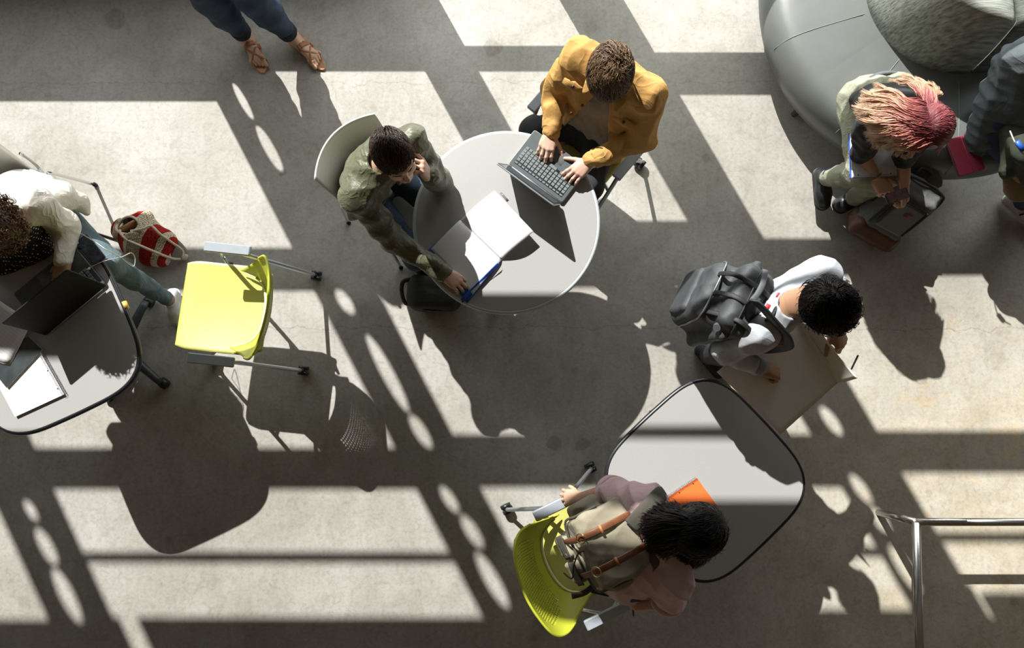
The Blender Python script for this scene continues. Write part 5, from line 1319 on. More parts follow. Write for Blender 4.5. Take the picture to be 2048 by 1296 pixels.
def laptop(label, hL, hR, lid_len, lean, depth, group=None, keys=True, deck=None, shell_m=None, user_sign=1):
    """hL/hR: hinge ends seen from the user, lean: how far the lid top leans away (m)"""
    w_ = np.linalg.norm(hR - hL); X = nrm(hR - hL); Yv = nrm(np.cross((0, 0, 1.), X))       # toward the screen side
    o = (hL + hR) / 2; t = thing('laptop', label, 'laptop', tuple(o), math.atan2(X[1], X[0]), group)
    # local: x right, y away from the user, z up; hinge at y=0, keyboard toward -y
    b = mk('base', prism(rrect(w_, depth, .012, 5, 0, -depth / 2), -.010, .004, .003), shell_m or M_silver, t, world=False, smooth='auto')
    mk('deck', prism(rrect(w_ - .006, depth - .006, .010, 5, 0, -depth / 2), .003, .0052, .0006), deck or M_lapgrey, t, world=False, smooth='auto')
    kb = mk('keyboard', box((-.137 * w_ / .31, -.125, .005), (.137 * w_ / .31, -.022, .0056), .001), M_blk, t, world=False)
    ks = []
    kw = .274 * w_ / .31
    for r_ in range(6):
        n_ = 14 if r_ < 5 else 14; y = -.030 - .0178 * r_ if r_ else -.028
        cols_ = [(i + .5) / 14 for i in range(14)] if r_ < 5 else [.04, .11, .18, .25, .50, .75, .82, .89, .96]
        for cx in cols_:
            wk = (.0158 if not (r_ == 5 and cx == .5) else .086) * w_ / .33
            hk = .0150 if r_ else .0085
            ks.append(box((-kw / 2 + cx * kw - wk / 2, y - hk / 2 - .002, .0056), (-kw / 2 + cx * kw + wk / 2, y + hk / 2 - .002, .0078), .0008))
    mk('keys', join(*ks), M_key, kb, world=False, smooth=False)
    mk('touchpad', box((-.05, -depth + .012, .005), (.05, -depth + .075, .0056), .001), mat('touchpad_grey', (.095, .11, .115), .3), t, world=False)
    mk('hinge', tube([(-w_ * .42, .006, .006), (w_ * .42, .006, .006)], .0065, 12), mat('hinge_silver', (.62, .63, .65), .3, metal=.7), t, world=False)
    L = math.hypot(lid_len, 0); a = math.asin(max(-1, min(1, lean / lid_len)))
    up = np.array((0, math.sin(a), math.cos(a))); bk_ = np.array((0, math.cos(a), -math.sin(a)))
    A = frame(np.array((1., 0, 0)), up, np.cross((1, 0, 0), up))
    ld = xf(prism(rrect(w_, lid_len, .010, 5, 0, lid_len / 2), -.0035, .0035, .0015), A, (0, .008, .008))
    lid = mk('lid', ld, mat('black_lid', (.012, .013, .014), .55, spec=.25) if shell_m is not None else M_silver, t, world=False, smooth='auto')
    fr = xf(prism(rrect(w_ - .004, lid_len - .004, .009, 5, 0, lid_len / 2), .0036 * 1, .0042, .0002), A, (0, .008, .008))
    sgn = 1
    bez = mk('bezel', xf(prism(rrect(w_ - .004, lid_len - .004, .009, 5, 0, lid_len / 2), .0034, .0044, .0003), A, (0, .008, .008)), M_blk, lid, world=False, smooth='auto')
    mk('screen', xf(prism(rrect(w_ - .028, lid_len - .040, .002, 3, 0, lid_len / 2 + .004), .0044, .0049, .0002), A, (0, .008, .008)), M_screen, lid, world=False, smooth='auto')
    return t
laptop('open silver laptop with grey keys in front of the man in mustard', W(1124, 407, .765), W(1016, 328, .765), .225, .082, .222)
laptop('large black laptop seen from behind on the left table', W(213, 568, .765), W(92, 668, .765), .262, -.040, .262, deck=mat('dark_deck', (.05, .062, .068), .30, var=.2, scale=12), shell_m=M_blk)

def sheet(name, c, thick, m, parent=None, curve=0., n=14, world=True, **kw):
    """thin slab over four corners c (bilinear), optionally arched"""
    c = [np.asarray(x, float) for x in c]
    fn = lambda u, v: lerp(lerp(c[0], c[1], u), lerp(c[3], c[2], u), v) + V(0, 0, curve * math.sin(math.pi * min(1, v * 1.0)) * 1.0)
    return mk(name, shell(fn, n, n, thick), m, parent, world=world, **kw)
# --- open notebook on the round table
nb = W(962, 480, .75); tN = thing('open_notebook', 'open notebook with white pages and blue cover on the round table', 'notebook', (nb[0], nb[1], .75))
z0 = .752
gT, gB = W(920, 441, z0), W(1003, 521, z0)
a_line = math.atan2((gB - gT)[1], (gB - gT)[0])
M_rl = ruled('ruled_page', -a_line + math.pi / 2, sc=700, line=(.60, .64, .72))
mk('back_cover', shell(lambda u, v: lerp(lerp(W(918, 446, z0), W(1001, 527, z0), u), lerp(W(856, 500, z0), W(934, 607, z0), u), v), 8, 8, -.0025), M_blue, tN)
mk('cover_flap', shell(lambda u, v: lerp(lerp(W(925, 606, .756), W(1000, 528, .775), u), lerp(W(921, 598, .760), W(994, 527, .79), u), v), 8, 3, -.001), M_blue, tN)
def page(u, v, P, hgt):
    q = lerp(lerp(P[0], P[1], u), lerp(P[3], P[2], u), v); return q + V(0, 0, hgt * math.sin(math.pi * v ** .55) ** .8 if v > 0 else 0)
PL = [gT, gB, W(946, 589, .760), W(862, 498, .760)]
mk('left_page', shell(lambda u, v: page(u, v, PL, .012), 16, 16, -.004), M_rl, tN)
PR = [gT, gB, W(1067, 463, .815), W(989, 381, .790)]
mk('right_page', shell(lambda u, v: lerp(lerp(PR[0], PR[1], u), lerp(PR[3], PR[2], u), v) + V(0, 0, .022 * math.sin(math.pi * v)), 16, 16, -.0035), M_paper, tN)
mk('page_tab', shell(lambda u, v: lerp(lerp(W(1000, 387, .802), W(1014, 404, .806), u), lerp(W(1003, 384, .802), W(1018, 401, .806), u), v), 3, 3, .001), mat('tab_grey', (.12, .12, .12), .5), tN)

# --- spiral notebooks
def spiral(parent, a, b, n, r=.006, m=None, lift=.004):
    a = np.asarray(a); b = np.asarray(b); X = nrm(b - a); Yv = nrm(np.cross((0, 0, 1.), X)); L = np.linalg.norm(b - a); out = []
    rings = [[a + X * L * (k + .5) / n + r * (Yv * math.cos(q) + V(0, 0, 1) * math.sin(q)) + V(0, 0, lift) for q in np.linspace(0, 2 * math.pi, 12)] for k in range(n)]
    return mk('spiral_binding', multi_tube(np.array(rings), np.full(12, .0008), 4), m or M_wire, parent)
def spiral_book(label, c, z, th, cover, page_m, spine=(0, 1), name='spiral_notebook', nr=42, cat='notebook', group=None, holes=True):
    P = [W(px, py, z + th) for px, py in c]; ctr = sum(P) / 4
    t = thing(name, label, cat, (ctr[0], ctr[1], z), 0, group)
    def slab(z0_, z1_, s_=1.):
        Q = [ctr + (p - ctr) * s_ for p in P]; o = [(q[0], q[1]) for q in Q]
        ar = sum(o[i][0] * o[(i + 1) % 4][1] - o[(i + 1) % 4][0] * o[i][1] for i in range(4))
        return prism(o if ar > 0 else o[::-1], z0_, z1_, .0008)
    mk('pages', slab(z + .001, z + th - .001, .985), page_m if cover is None else M_paper, t, smooth=False)
    mk('cover', slab(z + th - .001, z + th, 1.), cover or page_m, t, smooth=False)
    a, b = P[spine[0]], P[spine[1]]; spiral(t, a - V(0, 0, th * .5), b - V(0, 0, th * .5), nr, th * .5 + .004)
    if holes:
        inn = nrm(ctr - (a + b) / 2)
        hs = [lerp(a, b, k) + inn * .012 for k in (.14, .5, .86)]
        [mk('punched_hole', tube([h_ + V(0, 0, .0004), h_ + V(0, 0, .0011)], .0032, 12), M_blk, t) for h_ in hs]
    return t
spiral_book('orange spiral notebook half covered by the dark haired woman', [(1318, 1006), (1394, 956), (1455, 1040), (1378, 1090)], .75, .010, mat('orange_card', (.80, .17, .035), .55, var=.03), M_paper, (0, 1))
spiral_book('white spiral notebook at the lower rim of the left table', [(72, 690), (128, 789), (30, 834), (-22, 737)], .75, .012, None, M_paper, (0, 1), nr=46)
tB = spiral_book('glossy black folder notebook between the white papers and spiral notebook', [(56, 672), (84, 699), (13, 776), (-30, 722)], .765, .008, mat('gloss_black_cover', (.05, .058, .062), .18, var=.3, scale=14), M_paper, (0, 3), name='folder', cat='folder', nr=2, holes=False)
tP = thing('paper_booklet', 'white printed booklet lying on the black folder at the left edge', 'booklet', tuple(W(0, 660, .775)))
M_doc = ruled('printed_form', -.9, sc=420, col=(.72, .73, .74), line=(.62, .62, .63))
for k, (dx, dy) in enumerate(((0, 0), (2, 4))):
    mk('sheet', shell(lambda u, v: lerp(lerp(W(-60 + dx, 560 + dy, .785 - .004 * k), W(61 + dx, 642 + dy, .785 - .004 * k), u), lerp(W(-110 + dx, 690 + dy, .78 - .004 * k), W(18 + dx, 728 + dy, .778 - .004 * k), u), v) + V(0, 0, .008 * math.sin(u * 3.1)), 10, 10, .0012), M_doc if k == 0 else M_paper, tP)
# --- lap notebook
tl = spiral_book('open spiral notebook on the lap of the pink haired woman', [(1704, 355), (1794, 351), (1790, 262), (1700, 266)], .622, .010, ruled('ruled_lap', 0, sc=700, col=(.70, .70, .72), line=(.60, .63, .68)), M_paper, (0, 1), nr=36)
mk('blue_back_cover', prism([(p[0], p[1]) for p in (W(1701, 356, .624), W(1712, 356, .624), W(1708, 266, .624), W(1697, 266, .624))], .619, .622, .0005), M_blue, tl, smooth=False)

# --- phones
def phone(label, c, z, th=.008, scr=None, case=None, tilt=(0, 0, 0, 0)):
    P = [W(px, py, z + th + tz) for (px, py), tz in zip(c, tilt)]; ctr = sum(P) / 4
    t = thing('phone', label, 'phone', (ctr[0], ctr[1], ctr[2] - th))
    X = nrm(P[1] - P[0]); Yv = nrm(P[3] - P[0]); N_ = nrm(np.cross(X, Yv)); 
    if N_[2] < 0: N_ = -N_; X = -X
    Yv = np.cross(N_, X); w_ = np.linalg.norm(P[1] - P[0]); l_ = np.linalg.norm(P[3] - P[0]); A = frame(X, Yv, N_)
    mk('case', xf(prism(rrect(w_, l_, min(w_, l_) * .14, 5), -th, 0, .002), A, ctr), case or M_blk, t, smooth='auto')
    mk('screen', xf(prism(rrect(w_ * .92, l_ * .90, min(w_, l_) * .05, 4), 0, .0006, .0002), A, ctr), scr or M_screen, t, smooth='auto')
    return t
M_smudge = mat('smudged_glass', (.045, .055, .08), .22, var=.6, scale=35, noise_dist=2)
phone('phone with smudged screen charging beside the black laptop', [(149, 487), (172, 469), (212, 508), (190, 533)], .758, .010, M_smudge, mat('plum_case', (.03, .018, .03), .4))
M_feed = mat('phone_feed', (.16, .09, .09), .25, var=.5, scale=60)
phone('phone held by the pink haired woman', [(1766, 381), (1774, 400), (1828, 403), (1813, 382)], .650, .010, M_feed, M_blk, (.0, .0, .0, .0))
phone('white edged phone in the back pocket of the leaning woman', [(1186, 1168), (1184, 1178), (1214, 1203), (1219, 1192)], .95, .010, M_blk, mat('white_case', (.7, .7, .68), .4))
# --- tablet in red cover
rc = [(1896, 279), (1947, 265), (1971, 336), (1921, 352)]
P = [W(px, py, .475) for px, py in rc]; ctr = sum(P) / 4
tt = thing('tablet_case', 'tablet in a raspberry red folding cover on the sofa seat', 'tablet', (ctr[0], ctr[1], .452))
X = nrm(P[1] - P[0]); Yv = nrm(np.cross((0, 0, 1), X)); A = frame(X, Yv, V(0, 0, 1)); w_ = np.linalg.norm(P[1] - P[0]); l_ = np.linalg.norm(P[3] - P[0])
M_rasp = mat('raspberry_cover', (.40, .050, .090), .5, var=.04, bump=.1, bscale=300)
mk('cover', xf(prism(rrect(w_, l_, .008, 5), .015, .019, .0015), A, (ctr[0], ctr[1], .452)), M_rasp, tt, smooth='auto')
mk('tablet_body', xf(prism(rrect(w_ * .97, l_ * .97, .010, 5), .004, .015, .002), A, (ctr[0], ctr[1], .452)), mat('grey_tablet', (.25, .25, .25), .4, metal=.5), tt, smooth='auto')
mk('back_panel', xf(prism(rrect(w_, l_, .008, 5), 0, .004, .001), A, (ctr[0], ctr[1], .452)), M_rasp, tt, smooth='auto')
mk('fold_crease', xf(tube([(w_ * .03, -l_ / 2 + .002, .0192), (w_ * .03, l_ / 2 - .002, .0192)], .0011, 6), A, (ctr[0], ctr[1], .452)), mat('crease', (.55, .10, .15), .5), tt)

# --- charging cable
cab = [W(178, 537, .772), W(188, 531, .776), W(212, 521, .772), W(243, 514, .68), W(262, 506, .61), W(270, 516, .58), W(268, 532, .575), W(258, 528, .60), W(238, 512, .69), W(214, 500, .772), W(195, 487, .778), W(172, 473, .78), W(160, 467, .775), W(151, 470, .772), W(149, 478, .77), W(154, 484, .768)]
tc_ = thing('charging_cable', 'thin white charging cable looping over the table edge beside the phone', 'cable', tuple(W(215, 520, .75)))
M_cable = mat('white_cable', (.62, .61, .57), .5)
mk('cord', tube(cab, .0019, 6, 8), M_cable, tc_)
for a_, b_, r_ in (((180, 536, .772), (173, 541, .768), .006), ((151, 480, .769), (157, 487, .768), .0045)):
    mk('plug', tube([W(*a_), W(*b_)], r_, 10, flat=(1, .6)), M_cable, tc_)

# --- pens
tag(mk('pen', tube([W(1262, 1197, .93), W(1266, 1218, .91), W(1267, 1230, .90), W(1267.5, 1235, .895)], [.0045, .0045, .004, .001], 10), M_blk), 'black pen in the hand of the leaning woman', 'pen')
tag(mk('pencil', tube([W(1703, 738, 1.03), W(1716, 711, 1.12)], .0040, 8), mat('graphite_grey', (.10, .11, .10), .4)), 'slim dark pencil sticking out past the poster board', 'pencil')

# --- poster board
rowsP = [(W(1434, 744, .965), W(1561, 869, .965)), (W(1500, 688, .985), W(1618, 818, .975)), (W(1592, 640, 1.0), W(1674, 767, .985)), (W(1620, 652, 1.05), W(1697, 762, 1.05)), (W(1638, 662, 1.10), W(1714, 757, 1.10))]
def bfn(u, v):
    x = u * 4; i = min(int(x), 3); f_ = x - i; a, b = rowsP[i], rowsP[i + 1]; p = lerp(lerp(a[0], a[1], v), lerp(b[0], b[1], v), f_)
    return p + V(0, 0, -.010 * math.sin(math.pi * v) * (u > .6))
tag(mk('poster_board', shell(bfn, 32, 16, .004), M_board), 'large blank white poster board held by the standing man', 'poster board')

# ---------------------------------------------------------------- bags
def pack_frame(c, up, fw):
    up = nrm(up); fw = np.asarray(fw, float); fw = nrm(fw - up * fw.dot(up)); rv = np.cross(fw, up); A = frame(rv, fw, up)
    return A, (lambda x, y, z: c + A @ V(x, y, z))
# black backpack
M_pack = mat('black_ballistic_nylon', (.052, .057, .062), .55, var=.12, scale=30, bump=.5, bscale=380, spec=.4)
M_packd = mat('black_webbing', (.012, .013, .015), .6, bump=.3, bscale=300)
M_zip = mat('zip_metal', (.30, .31, .32), .35, metal=.7)
M_red = mat('red_tab', (.75, .03, .035), .5)
c = W(1447, 610, 1.16); A, P = pack_frame(c, V(.10, -.02, 1), idir(.88, .46))
t = thing('backpack', 'black backpack worn by the standing man', 'backpack', tuple(c))
F = Field(*bounds([c], .36), .005)
F.rbox(P(0, .02, 0), (.155, .085, .235), .07, A, .03)
F.rbox(P(0, -.085, -.03), (.135, .065, .185), .055, A, .035)
F.cone(P(-.11, -.03, .21), .035, P(.11, -.03, .21), .035, .03)
F.cone(P(-.165, .0, .16), .018, P(-.16, .0, -.16), .030, .03); F.cone(P(.165, .0, .16), .018, P(.16, .0, -.16), .030, .03)
F.disp(folds(5, .003, .08))
mk('pack_body', F.mesh(), M_pack, t)
mk('zipper', tube([P(-.135, -.09, -.16), P(-.140, -.10, 0), P(-.125, -.11, .13), P(-.06, -.115, .168), P(.06, -.115, .168), P(.125, -.11, .13), P(.140, -.10, 0), P(.135, -.09, -.16)], .004, 6, 6), M_zip, t)
mk('zipper', tube([P(-.165, .03, .0), P(-.160, .02, .17), P(-.10, .0, .243), P(.10, .0, .243), P(.160, .02, .17), P(.165, .03, .0)], .0045, 6, 6), M_packd, t)
mk('front_pocket', (lambda G: (G.rbox(P(.0, -.135, -.08), (.11, .03, .10), .025, A, .02), G.disp(folds(8, .003, .06)), G.mesh())[2])(Field(*bounds([P(0, -.14, -.08)], .18), .005)), M_pack, t)
for k, (x_, y_) in enumerate(((-.06, -.05), (.02, -.02), (.10, .02))):
    mk('compression_strap', tube([P(x_, -.13, .10), P(x_, y_ - .04, .236), P(x_ + .01, .05, .248), P(x_ + .015, .10, .20)], .011, 8, 5, flat=(1, .28), up=A @ V(0, 0, 1)), M_packd, t)
b_ = P(.14, -.04, .17); mk('round_badge', tube([b_, b_ + A @ V(.012, -.004, .016)], .015, 24), mat('badge_grey', (.09, .095, .10), .4), t, smooth='auto', label='round grey logo badge')
mk('haul_handle', tube([P(-.045, .085, .235), P(-.04, .10, .275), P(.04, .10, .275), P(.045, .085, .235)], .010, 8, 5, flat=(1, .5)), M_packd, t)
shR, shL = JS['shR'], JS['shL']; nk = JS['neck']
def over(sh, sx):
    top_ = lerp(sh, nk, .32 if sx > 0 else .50) + V(0, 0, .085 if sx > 0 else .058); d = idir(.72, .66)
    return [P(sx * .07, .06, .215), top_ - d * .12 + V(0, 0, .02), top_, top_ + d * .075 - V(0, 0, .04), top_ + d * .115 - V(0, 0, .14), lerp(sh, nk, .2) + d * .10 - V(0, 0, .30), P(sx * .15, .09, -.14)]
sR = mk('shoulder_strap', tube(over(shR, 1), [.024, .032, .034, .033, .030, .022, .014], 12, 6, flat=(1, .28)), M_packd, t)
mk('shoulder_strap', tube([P(-.10, .10, .12), P(-.11, .13, .0), P(-.12, .11, -.14)], .02, 12, 6, flat=(1, .28)), M_packd, t)
mk('load_strap', tube([W(1531, 540, 1.40), W(1526, 566, 1.425), W(1515, 588, 1.43), W(1503, 603, 1.425)], .012, 8, 5, flat=(1, .3), up=(0, 0, 1)), mat('grey_webbing', (.10, .11, .12), .6), t)
q = lerp(shR, nk, .40) + V(0, 0, .112) - idir(.72, .66) * .07; mk('red_tab', tube([q - V(.006, .012, 0), q + V(.006, .012, .006)], .009, 8, flat=(1, .5)), M_red, t)
q = P(-.05, .09, .27); mk('red_tab', tube([q, q + V(.01, .016, .0)], .005, 8), M_red, t)
q = over(shR, 1)[4]; mk('red_stripe', tube([q + V(-.035, .0, .012), q + V(0, 0, .03), q + V(.035, 0, .012)], .0018, 6, 4), M_red, t)

# canvas backpack
M_canvas = mat('khaki_canvas', (.27, .245, .18), .85, var=.12, scale=14, bump=.6, bscale=420, spec=.15)
M_canvas_d = mat('dark_canvas', (.062, .058, .045), .85, var=.12, scale=14, bump=.5, bscale=400)
M_lea = mat('brown_leather_strap', (.19, .075, .035), .45, var=.2, scale=40, bump=.3)
c = W(1212, 1084, 1.20); A, P = pack_frame(c, nrm(JC['neck'] - JC['pelvis']) * .8 + V(0, 0, .5), idir(.90, -.43))
t = thing('canvas_rucksack', 'khaki canvas rucksack with brown leather straps on the leaning woman', 'backpack', tuple(c))
F = Field(*bounds([c], .34), .0045)
F.rbox(P(0, .0, -.02), (.145, .085, .175), .055, A, .03)
F.rbox(P(0, -.095, -.06), (.105, .05, .105), .035, A, .025)
F.rbox(P(.155, -.01, -.07), (.04, .06, .09), .03, A, .02); F.rbox(P(-.155, -.01, -.07), (.04, .06, .09), .03, A, .02)
F.disp(folds(15, .006, .085))
mk('pack_body', F.mesh(), M_canvas, t)
G = Field(*bounds([P(0, -.02, .15)], .24), .0045)
G.rbox(P(0, -.015, .150), (.150, .105, .028), .026, A, .01); G.rbox(P(0, -.115, .085), (.140, .020, .080), .018, A, .03)
G.disp(folds(16, .006, .08))
mk('top_flap', G.mesh(), M_canvas, t)
for sx in (-1, 1):
    st_ = mk('leather_strap', tube([P(sx * .065, .085, .178), P(sx * .065, .0, .195), P(sx * .065, -.09, .190), P(sx * .067, -.140, .15), P(sx * .07, -.155, .07), P(sx * .072, -.160, -.02)], [.013, .0135, .0135, .0135, .0135, .011], 8, 5, flat=(1, .22)), M_lea, t)
    bq = P(sx * .066, -.128, .172); mk('buckle', tube([bq + A @ V(.019 * math.cos(q_), .012 * math.sin(q_) - .012, .019 * math.sin(q_) * .9 + .012) for q_ in np.linspace(0, 6.28, 18, endpoint=False)], .0024, 6, closed=True), mat('brass', (.55, .42, .22), .3, metal=.9), st_)
    mk('keeper', tube([P(sx * .065 - .017, -.055, .201), P(sx * .065 + .017, -.055, .201)], .006, 8, flat=(1, .6)), mat('tan_keeper', (.42, .17, .06), .5), st_)
for sx, yy in ((-1, -.05), (1, -.05)):
    G = Field(*bounds([P(sx * .055, -.15, -.06)], .12), .004); G.rbox(P(sx * .055, -.150, -.06), (.046, .022, .075), .018, A, .01); G.disp(folds(17 + sx, .004, .06)); fp = mk('front_pocket', G.mesh(), M_canvas, t)
    mk('pocket_flap', shell(lambda u, v: P(sx * .055 + (u - .5) * .098, -.176 - .004 * math.sin(u * 3.1) + .010 * (1 - v), .025 - .055 * v), 8, 6, .003), M_canvas_d, fp)
mk('flap_edge', tube([P(-.148, -.02, .165), P(-.146, -.10, .13), P(-.135, -.140, .060), P(0, -.145, .045), P(.135, -.140, .060), P(.146, -.10, .13), P(.148, -.02, .165)], .005, 6, 6), M_canvas_d, t)
mk('draw_cord', tube([P(.0, -.11, .165), P(-.02, -.15, .12), P(.02, -.18, .06), P(.06, -.20, .03), P(.03, -.215, .0)], .0032, 6, 6), M_canvas_d, t)
mk('webbing_tail', tube([P(.13, -.06, -.13), P(.15, -.13, -.15), P(.14, -.19, -.16)], .012, 8, 4, flat=(1, .2)), M_canvas_d, t)
mk('carry_loop', tube([P(-.03, .08, .19), P(-.028, .10, .225), P(.028, .10, .225), P(.03, .08, .19)], .008, 8, 5, flat=(1.2, .4)), M_lea, t)
nk = JC['neck']
for sh, sx in ((JC['shR'], 1), (JC['shL'], -1)):
    d = idir(.90, -.43); top_ = lerp(sh, nk, .30) + V(0, 0, .088)
    mk('shoulder_strap', tube(([P(.08, .08, .17), P(.14, .11, .14), P(.185, .12, .04), P(.18, .09, -.08), P(.15, .04, -.15)] if sx > 0 else [W(1262, 1052, 1.37), W(1284, 1030, 1.385), W(1304, 1008, 1.38), W(1320, 990, 1.33), W(1328, 984, 1.24)]), ([.022, .026, .024, .018, .014] if sx > 0 else [.032, .034, .034, .032, .028]), 10, 6, flat=(1, .2)), M_canvas_d, t)

# grey backpack on the floor
M_gp = mat('heather_grey_fabric', (.125, .132, .132), .85, var=.25, scale=300, bump=.3, bscale=300)
M_gp2 = mat('charcoal_fabric', (.035, .037, .038), .85, var=.2, scale=200)
M_brn = mat('chestnut_leather', (.105, .040, .022), .5, var=.1, scale=20)
c = W(1785, 420, .21); a_, b_ = W(1735, 466, .06), W(1842, 372, .36)
A, P = pack_frame(c, b_ - a_, V(-.10, -.55, .75) * -1)
t = thing('grey_backpack', 'heather grey backpack with chestnut leather base on the floor by the sofa', 'backpack', tuple(c))
F = Field(*bounds([c], .33), .0045); F.rbox(P(0, .0, .02), (.150, .085, .205), .06, A, .02); F.rbox(P(0, -.07, .03), (.125, .045, .15), .035, A, .02); F.disp(folds(25, .005, .09))
mk('pack_body', F.mesh(), M_gp, t)
G = Field(*bounds([P(0, 0, -.12)], .27), .0045); G.rbox(P(0, -.015, -.145), (.154, .100, .070), .05, A, .02); G.disp(folds(26, .004, .09)); mk('leather_base', G.mesh(), M_brn, t)
G = Field(*bounds([P(0, -.12, .02)], .2), .004); G.rbox(P(.0, -.122, .03), (.085, .012, .095), .012, A, .01); mk('front_pocket', G.mesh(), mat('light_heather', (.17, .178, .178), .85, var=.25, scale=300), t)
mk('pocket_zipper', tube([P(-.088, -.128, -.05), P(-.09, -.132, .10), P(-.07, -.134, .13), P(.07, -.134, .13), P(.09, -.132, .10), P(.088, -.128, -.05)], .007, 8, 5), M_gp2, t)
mk('side_strap', tube([P(-.12, -.12, -.07), P(-.118, -.125, .06), P(-.11, -.10, .17), P(-.10, -.03, .215)], .008, 8, 5, flat=(1, .4)), M_gp2, t)
mk('leather_label', xf(box((-.022, -.004, -.012), (.022, 0, .012), .001), A, P(.01, -.134, .07)), mat('label_brown', (.26, .10, .055), .5), t)
mk('main_zipper', tube([P(-.155, -.03, .0), P(-.15, -.035, .17), P(-.10, -.04, .228), P(.10, -.04, .228), P(.15, -.035, .17), P(.155, -.03, .0)], .007, 8, 5), M_gp2, t)
mk('open_flap', shell(lambda u, v: P(-.13 + .28 * u, .06 + .05 * math.sin(v * 2.5), .10 + .17 * v - .05 * (2 * u - 1) ** 4), 12, 8, .006), M_gp, t)
mk('haul_handle', tube([P(-.03, .06, .225), P(-.03, .07, .255), P(.03, .07, .255), P(.03, .06, .225)], .008, 8, 5), M_gp2, t)

# dark satchel under the round table
c = W(868, 588, .11)
t = thing('small_backpack', 'charcoal backpack on the floor half under the round table', 'backpack', (c[0], c[1], 0))
A = frame(V(1, -.05, 0), V(.05, 1, 0), V(0, 0, 1.)); P = lambda x, y, z: c + A @ V(x, y, z)
M_sat = mat('charcoal_canvas', (.030, .033, .032), .85, var=.2, scale=150, bump=.4, bscale=300)
F = Field(*bounds([c], .26), .0045); F.rbox(P(0, 0, .0), (.155, .105, .10), .07, A, .02); F.rbox(P(-.01, -.035, .045), (.11, .06, .055), .04, A, .02); F.disp(folds(35, .005, .09)); mk('pack_body', F.mesh(), M_sat, t)
mk('zipper', tube([P(-.125, -.065, .03), P(-.05, -.10, .045), P(.06, -.10, .045), P(.125, -.065, .03)], .004, 6, 6), M_blk, t)
mk('shoulder_strap', tube([P(-.13, .07, .06), P(-.175, .055, .06), P(-.185, .0, .03), P(-.165, -.06, .01), P(-.13, -.07, .0)], .014, 8, 6, flat=(1, .35)), M_blk, t)

# crocheted bag, red and cream
def crochet():
    m = bpy.data.materials.new('crochet_yarn'); m.use_nodes = True; n = m.node_tree.nodes; l = m.node_tree.links; b = n['Principled BSDF']
    t = n.new('ShaderNodeTexCoord'); mp = n.new('ShaderNodeMapping'); mp.inputs['Rotation'].default_value = (0, 0, R(28)); l.new(t.outputs['Object'], mp.inputs[0])
    s_ = n.new('ShaderNodeSeparateXYZ'); l.new(mp.outputs[0], s_.inputs[0]); mr_ = n.new('ShaderNodeMapRange'); mr_.inputs['From Min'].default_value = -.20; mr_.inputs['From Max'].default_value = .20
    l.new(s_.outputs['X'], mr_.inputs['Value']); r = n.new('ShaderNodeValToRGB'); r.color_ramp.interpolation = 'CONSTANT'
    red = (.36, .022, .018, 1); cr = (.58, .50, .38, 1)
    els = r.color_ramp.elements; els[0].position = 0; els[0].color = red; els[1].position = .12; els[1].color = cr
    for p_, c_ in ((.22, red), (.36, cr), (.60, red), (.78, cr), (.86, red), (.93, cr)): e_ = els.new(p_); e_.color = c_
    l.new(mr_.outputs[0], r.inputs[0])
    v = n.new('ShaderNodeTexVoronoi'); v.inputs['Scale'].default_value = 115; v.inputs['Randomness'].default_value = .35; l.new(mp.outputs[0], v.inputs['Vector'])
    r2 = n.new('ShaderNodeValToRGB'); r2.color_ramp.elements[0].color = (1, 1, 1, 1); r2.color_ramp.elements[0].position = .40; r2.color_ramp.elements[1].color = (.25, .2, .18, 1); r2.color_ramp.elements[1].position = .62
    l.new(v.outputs['Distance'], r2.inputs[0]); mx = n.new('ShaderNodeMix'); mx.data_type = 'RGBA'; mx.blend_type = 'MULTIPLY'; mx.inputs[0].default_value = .8
    l.new(r.outputs[0], mx.inputs[6]); l.new(r2.outputs[0], mx.inputs[7]); l.new(mx.outputs[2], b.inputs['Base Color']); b.inputs['Roughness'].default_value = .9; b.inputs['Specular IOR Level'].default_value = .1
    bp = n.new('ShaderNodeBump'); bp.inputs['Strength'].default_value = 1; bp.inputs['Distance'].default_value = .004; bp.invert = True; l.new(v.outputs['Distance'], bp.inputs['Height']); l.new(bp.outputs[0], b.inputs['Normal'])
    return m
c = W(290, 478, .10); t = thing('crochet_bag', 'red and cream striped crocheted bag on the sunlit floor', 'bag', (c[0], c[1], 0))
A = frame(idir(.93, .36), nrm(np.cross((0, 0, 1), idir(.93, .36))), V(0, 0, 1.)); P = lambda x, y, z: c + A @ V(x, y, z)
F = Field(*bounds([c], .30), .0045)
F.rbox(P(.02, -.01, -.02), (.165, .125, .08), .075, A, .02); F.ell(P(-.02, .02, .03), (.13, .12, .09), A, .05); F.cone(P(-.02, .13, .04), .04, P(-.09, .07, .05), .03, .04); F.cone(P(-.14, -.02, .02), .045, P(-.15, .02, .03), .04, .04)
F.disp(folds(45, .010, .10))
F.ell(P(-.075, .035, .115), (.065, .05, .10), A @ rz(.5), .012, 'sub')
mk('bag_body', F.mesh(), crochet(), t)
M_yarn = mat('cream_cord', (.56, .49, .38), .9, var=.2, scale=200, bump=1, bscale=260)
mk('rim_cord', tube([P(-.075, .035, .085) + A @ rz(.5) @ V(.066 * math.cos(q), .052 * math.sin(q), .012 * math.sin(2 * q)) for q in np.linspace(0, 6.28, 20, endpoint=False)], .008, 8, closed=True), M_yarn, t)
g2 = lambda px, py, z: W(px, py, z)
sp_ = mk('strap', tube([g2(246, 446, .16), g2(240, 462, .20), g2(252, 478, .20), g2(282, 492, .19), g2(320, 508, .15), g2(345, 517, .06), g2(362, 518, .02)], .0075, 8, 8), M_yarn, t)
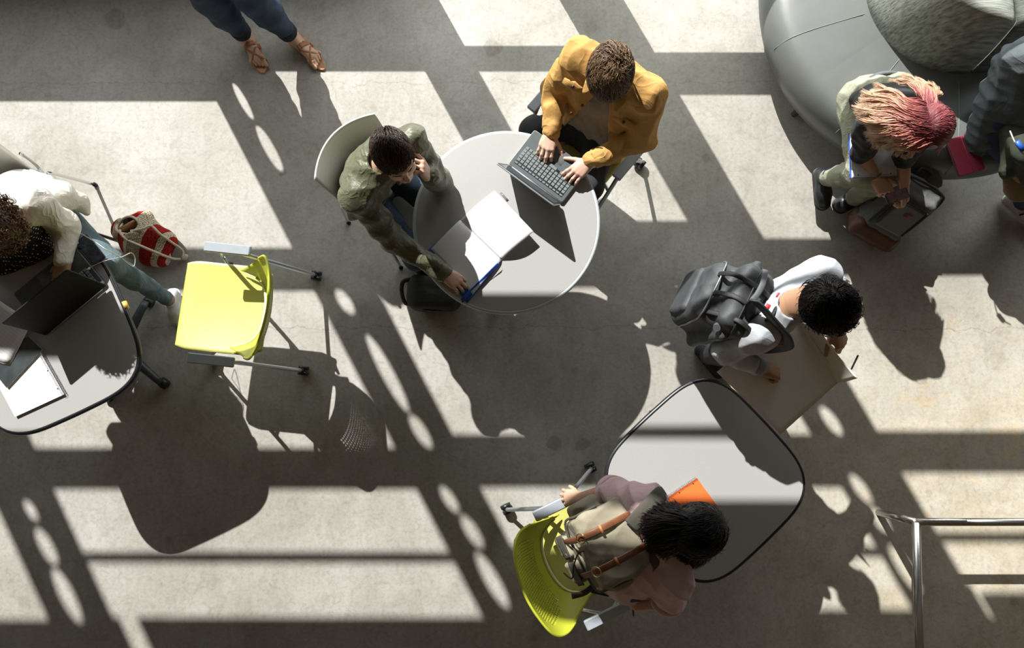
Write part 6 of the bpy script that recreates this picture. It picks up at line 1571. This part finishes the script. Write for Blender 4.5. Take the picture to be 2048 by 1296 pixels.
mk('strap', tube([g2(262, 462, .20), g2(285, 458, .22), g2(302, 452, .21), g2(320, 468, .19), g2(345, 486, .12), g2(364, 500, .03), g2(366, 514, .02)], .0075, 8, 8), M_yarn, t)
F = Field(*bounds([g2(368, 516, .02)], .04), .003); F.ell(g2(368, 516, .02), (.019, .016, .014), k=.01); F.ell(g2(372, 512, .022), (.012, .012, .010), k=.01); mk('knot', F.mesh(), M_yarn, t)
tag(mk('wallet', xf(box((-.05, -.006, -.05), (.05, .006, .05), .002), A @ rz(.9), P(-.075, .035, .055)), M_tan2), 'tan wallet inside the crocheted bag', 'wallet')

# olive jacket and blue thing on the lap of the person at the right edge, tan cap under it
c = W(2050, 300, .70); t = thing('olive_bag', 'dark olive fabric bag on the knees of the seated person at the right edge', 'bag', tuple(c))
M_ob = mat('dark_olive_fabric', (.040, .048, .028), .85, var=.2, scale=30, bump=.4, bscale=200)
F = Field(*bounds([W(2040, 300, .68), W(2090, 330, .66)], .20), .005); F.ell(W(2050, 285, .70), (.10, .13, .07), rz(-.3), .03); F.cone(W(2022, 250, .68), .05, W(2015, 345, .58), .045, .05); F.cone(W(2070, 260, .7), .09, W(2075, 340, .64), .09, .05); F.disp(folds(55, .012, .09)); mk('bag_body', F.mesh(), M_ob, t)
mk('zipper', tube([W(2020, 262, .76), W(2030, 285, .785), W(2044, 305, .78), W(2062, 320, .77)], .004, 6, 5), mat('pale_zip', (.35, .38, .30), .5), t)
tag(mk('marker', tube([W(2034, 282, .80), W(2046, 302, .79)], .014, 12, 0, flat=(1, .6)), M_blue), 'bright blue object poking out of the olive bag', 'marker')
t = thing('cap', 'tan cap with rounded brim hanging below the olive bag', 'cap', tuple(W(2035, 375, .45)))
M_cap = mat('tan_cotton', (.33, .25, .16), .85, var=.08, bump=.3)
def brim(u, v):
    y = (u - .5) * 2; px = 2036 + 30 * y; py = 352 + 52 * v * (1 - .55 * y * y) + 8 * abs(y); return W(px, py, .50 - .05 * v)
mk('brim', shell(brim, 20, 12, .004), M_cap, t)
F = Field(*bounds([W(2046, 345, .50)], .14), .005); F.ell(W(2050, 340, .50), (.085, .075, .06), k=.02); mk('crown', F.mesh(), M_cap, t)
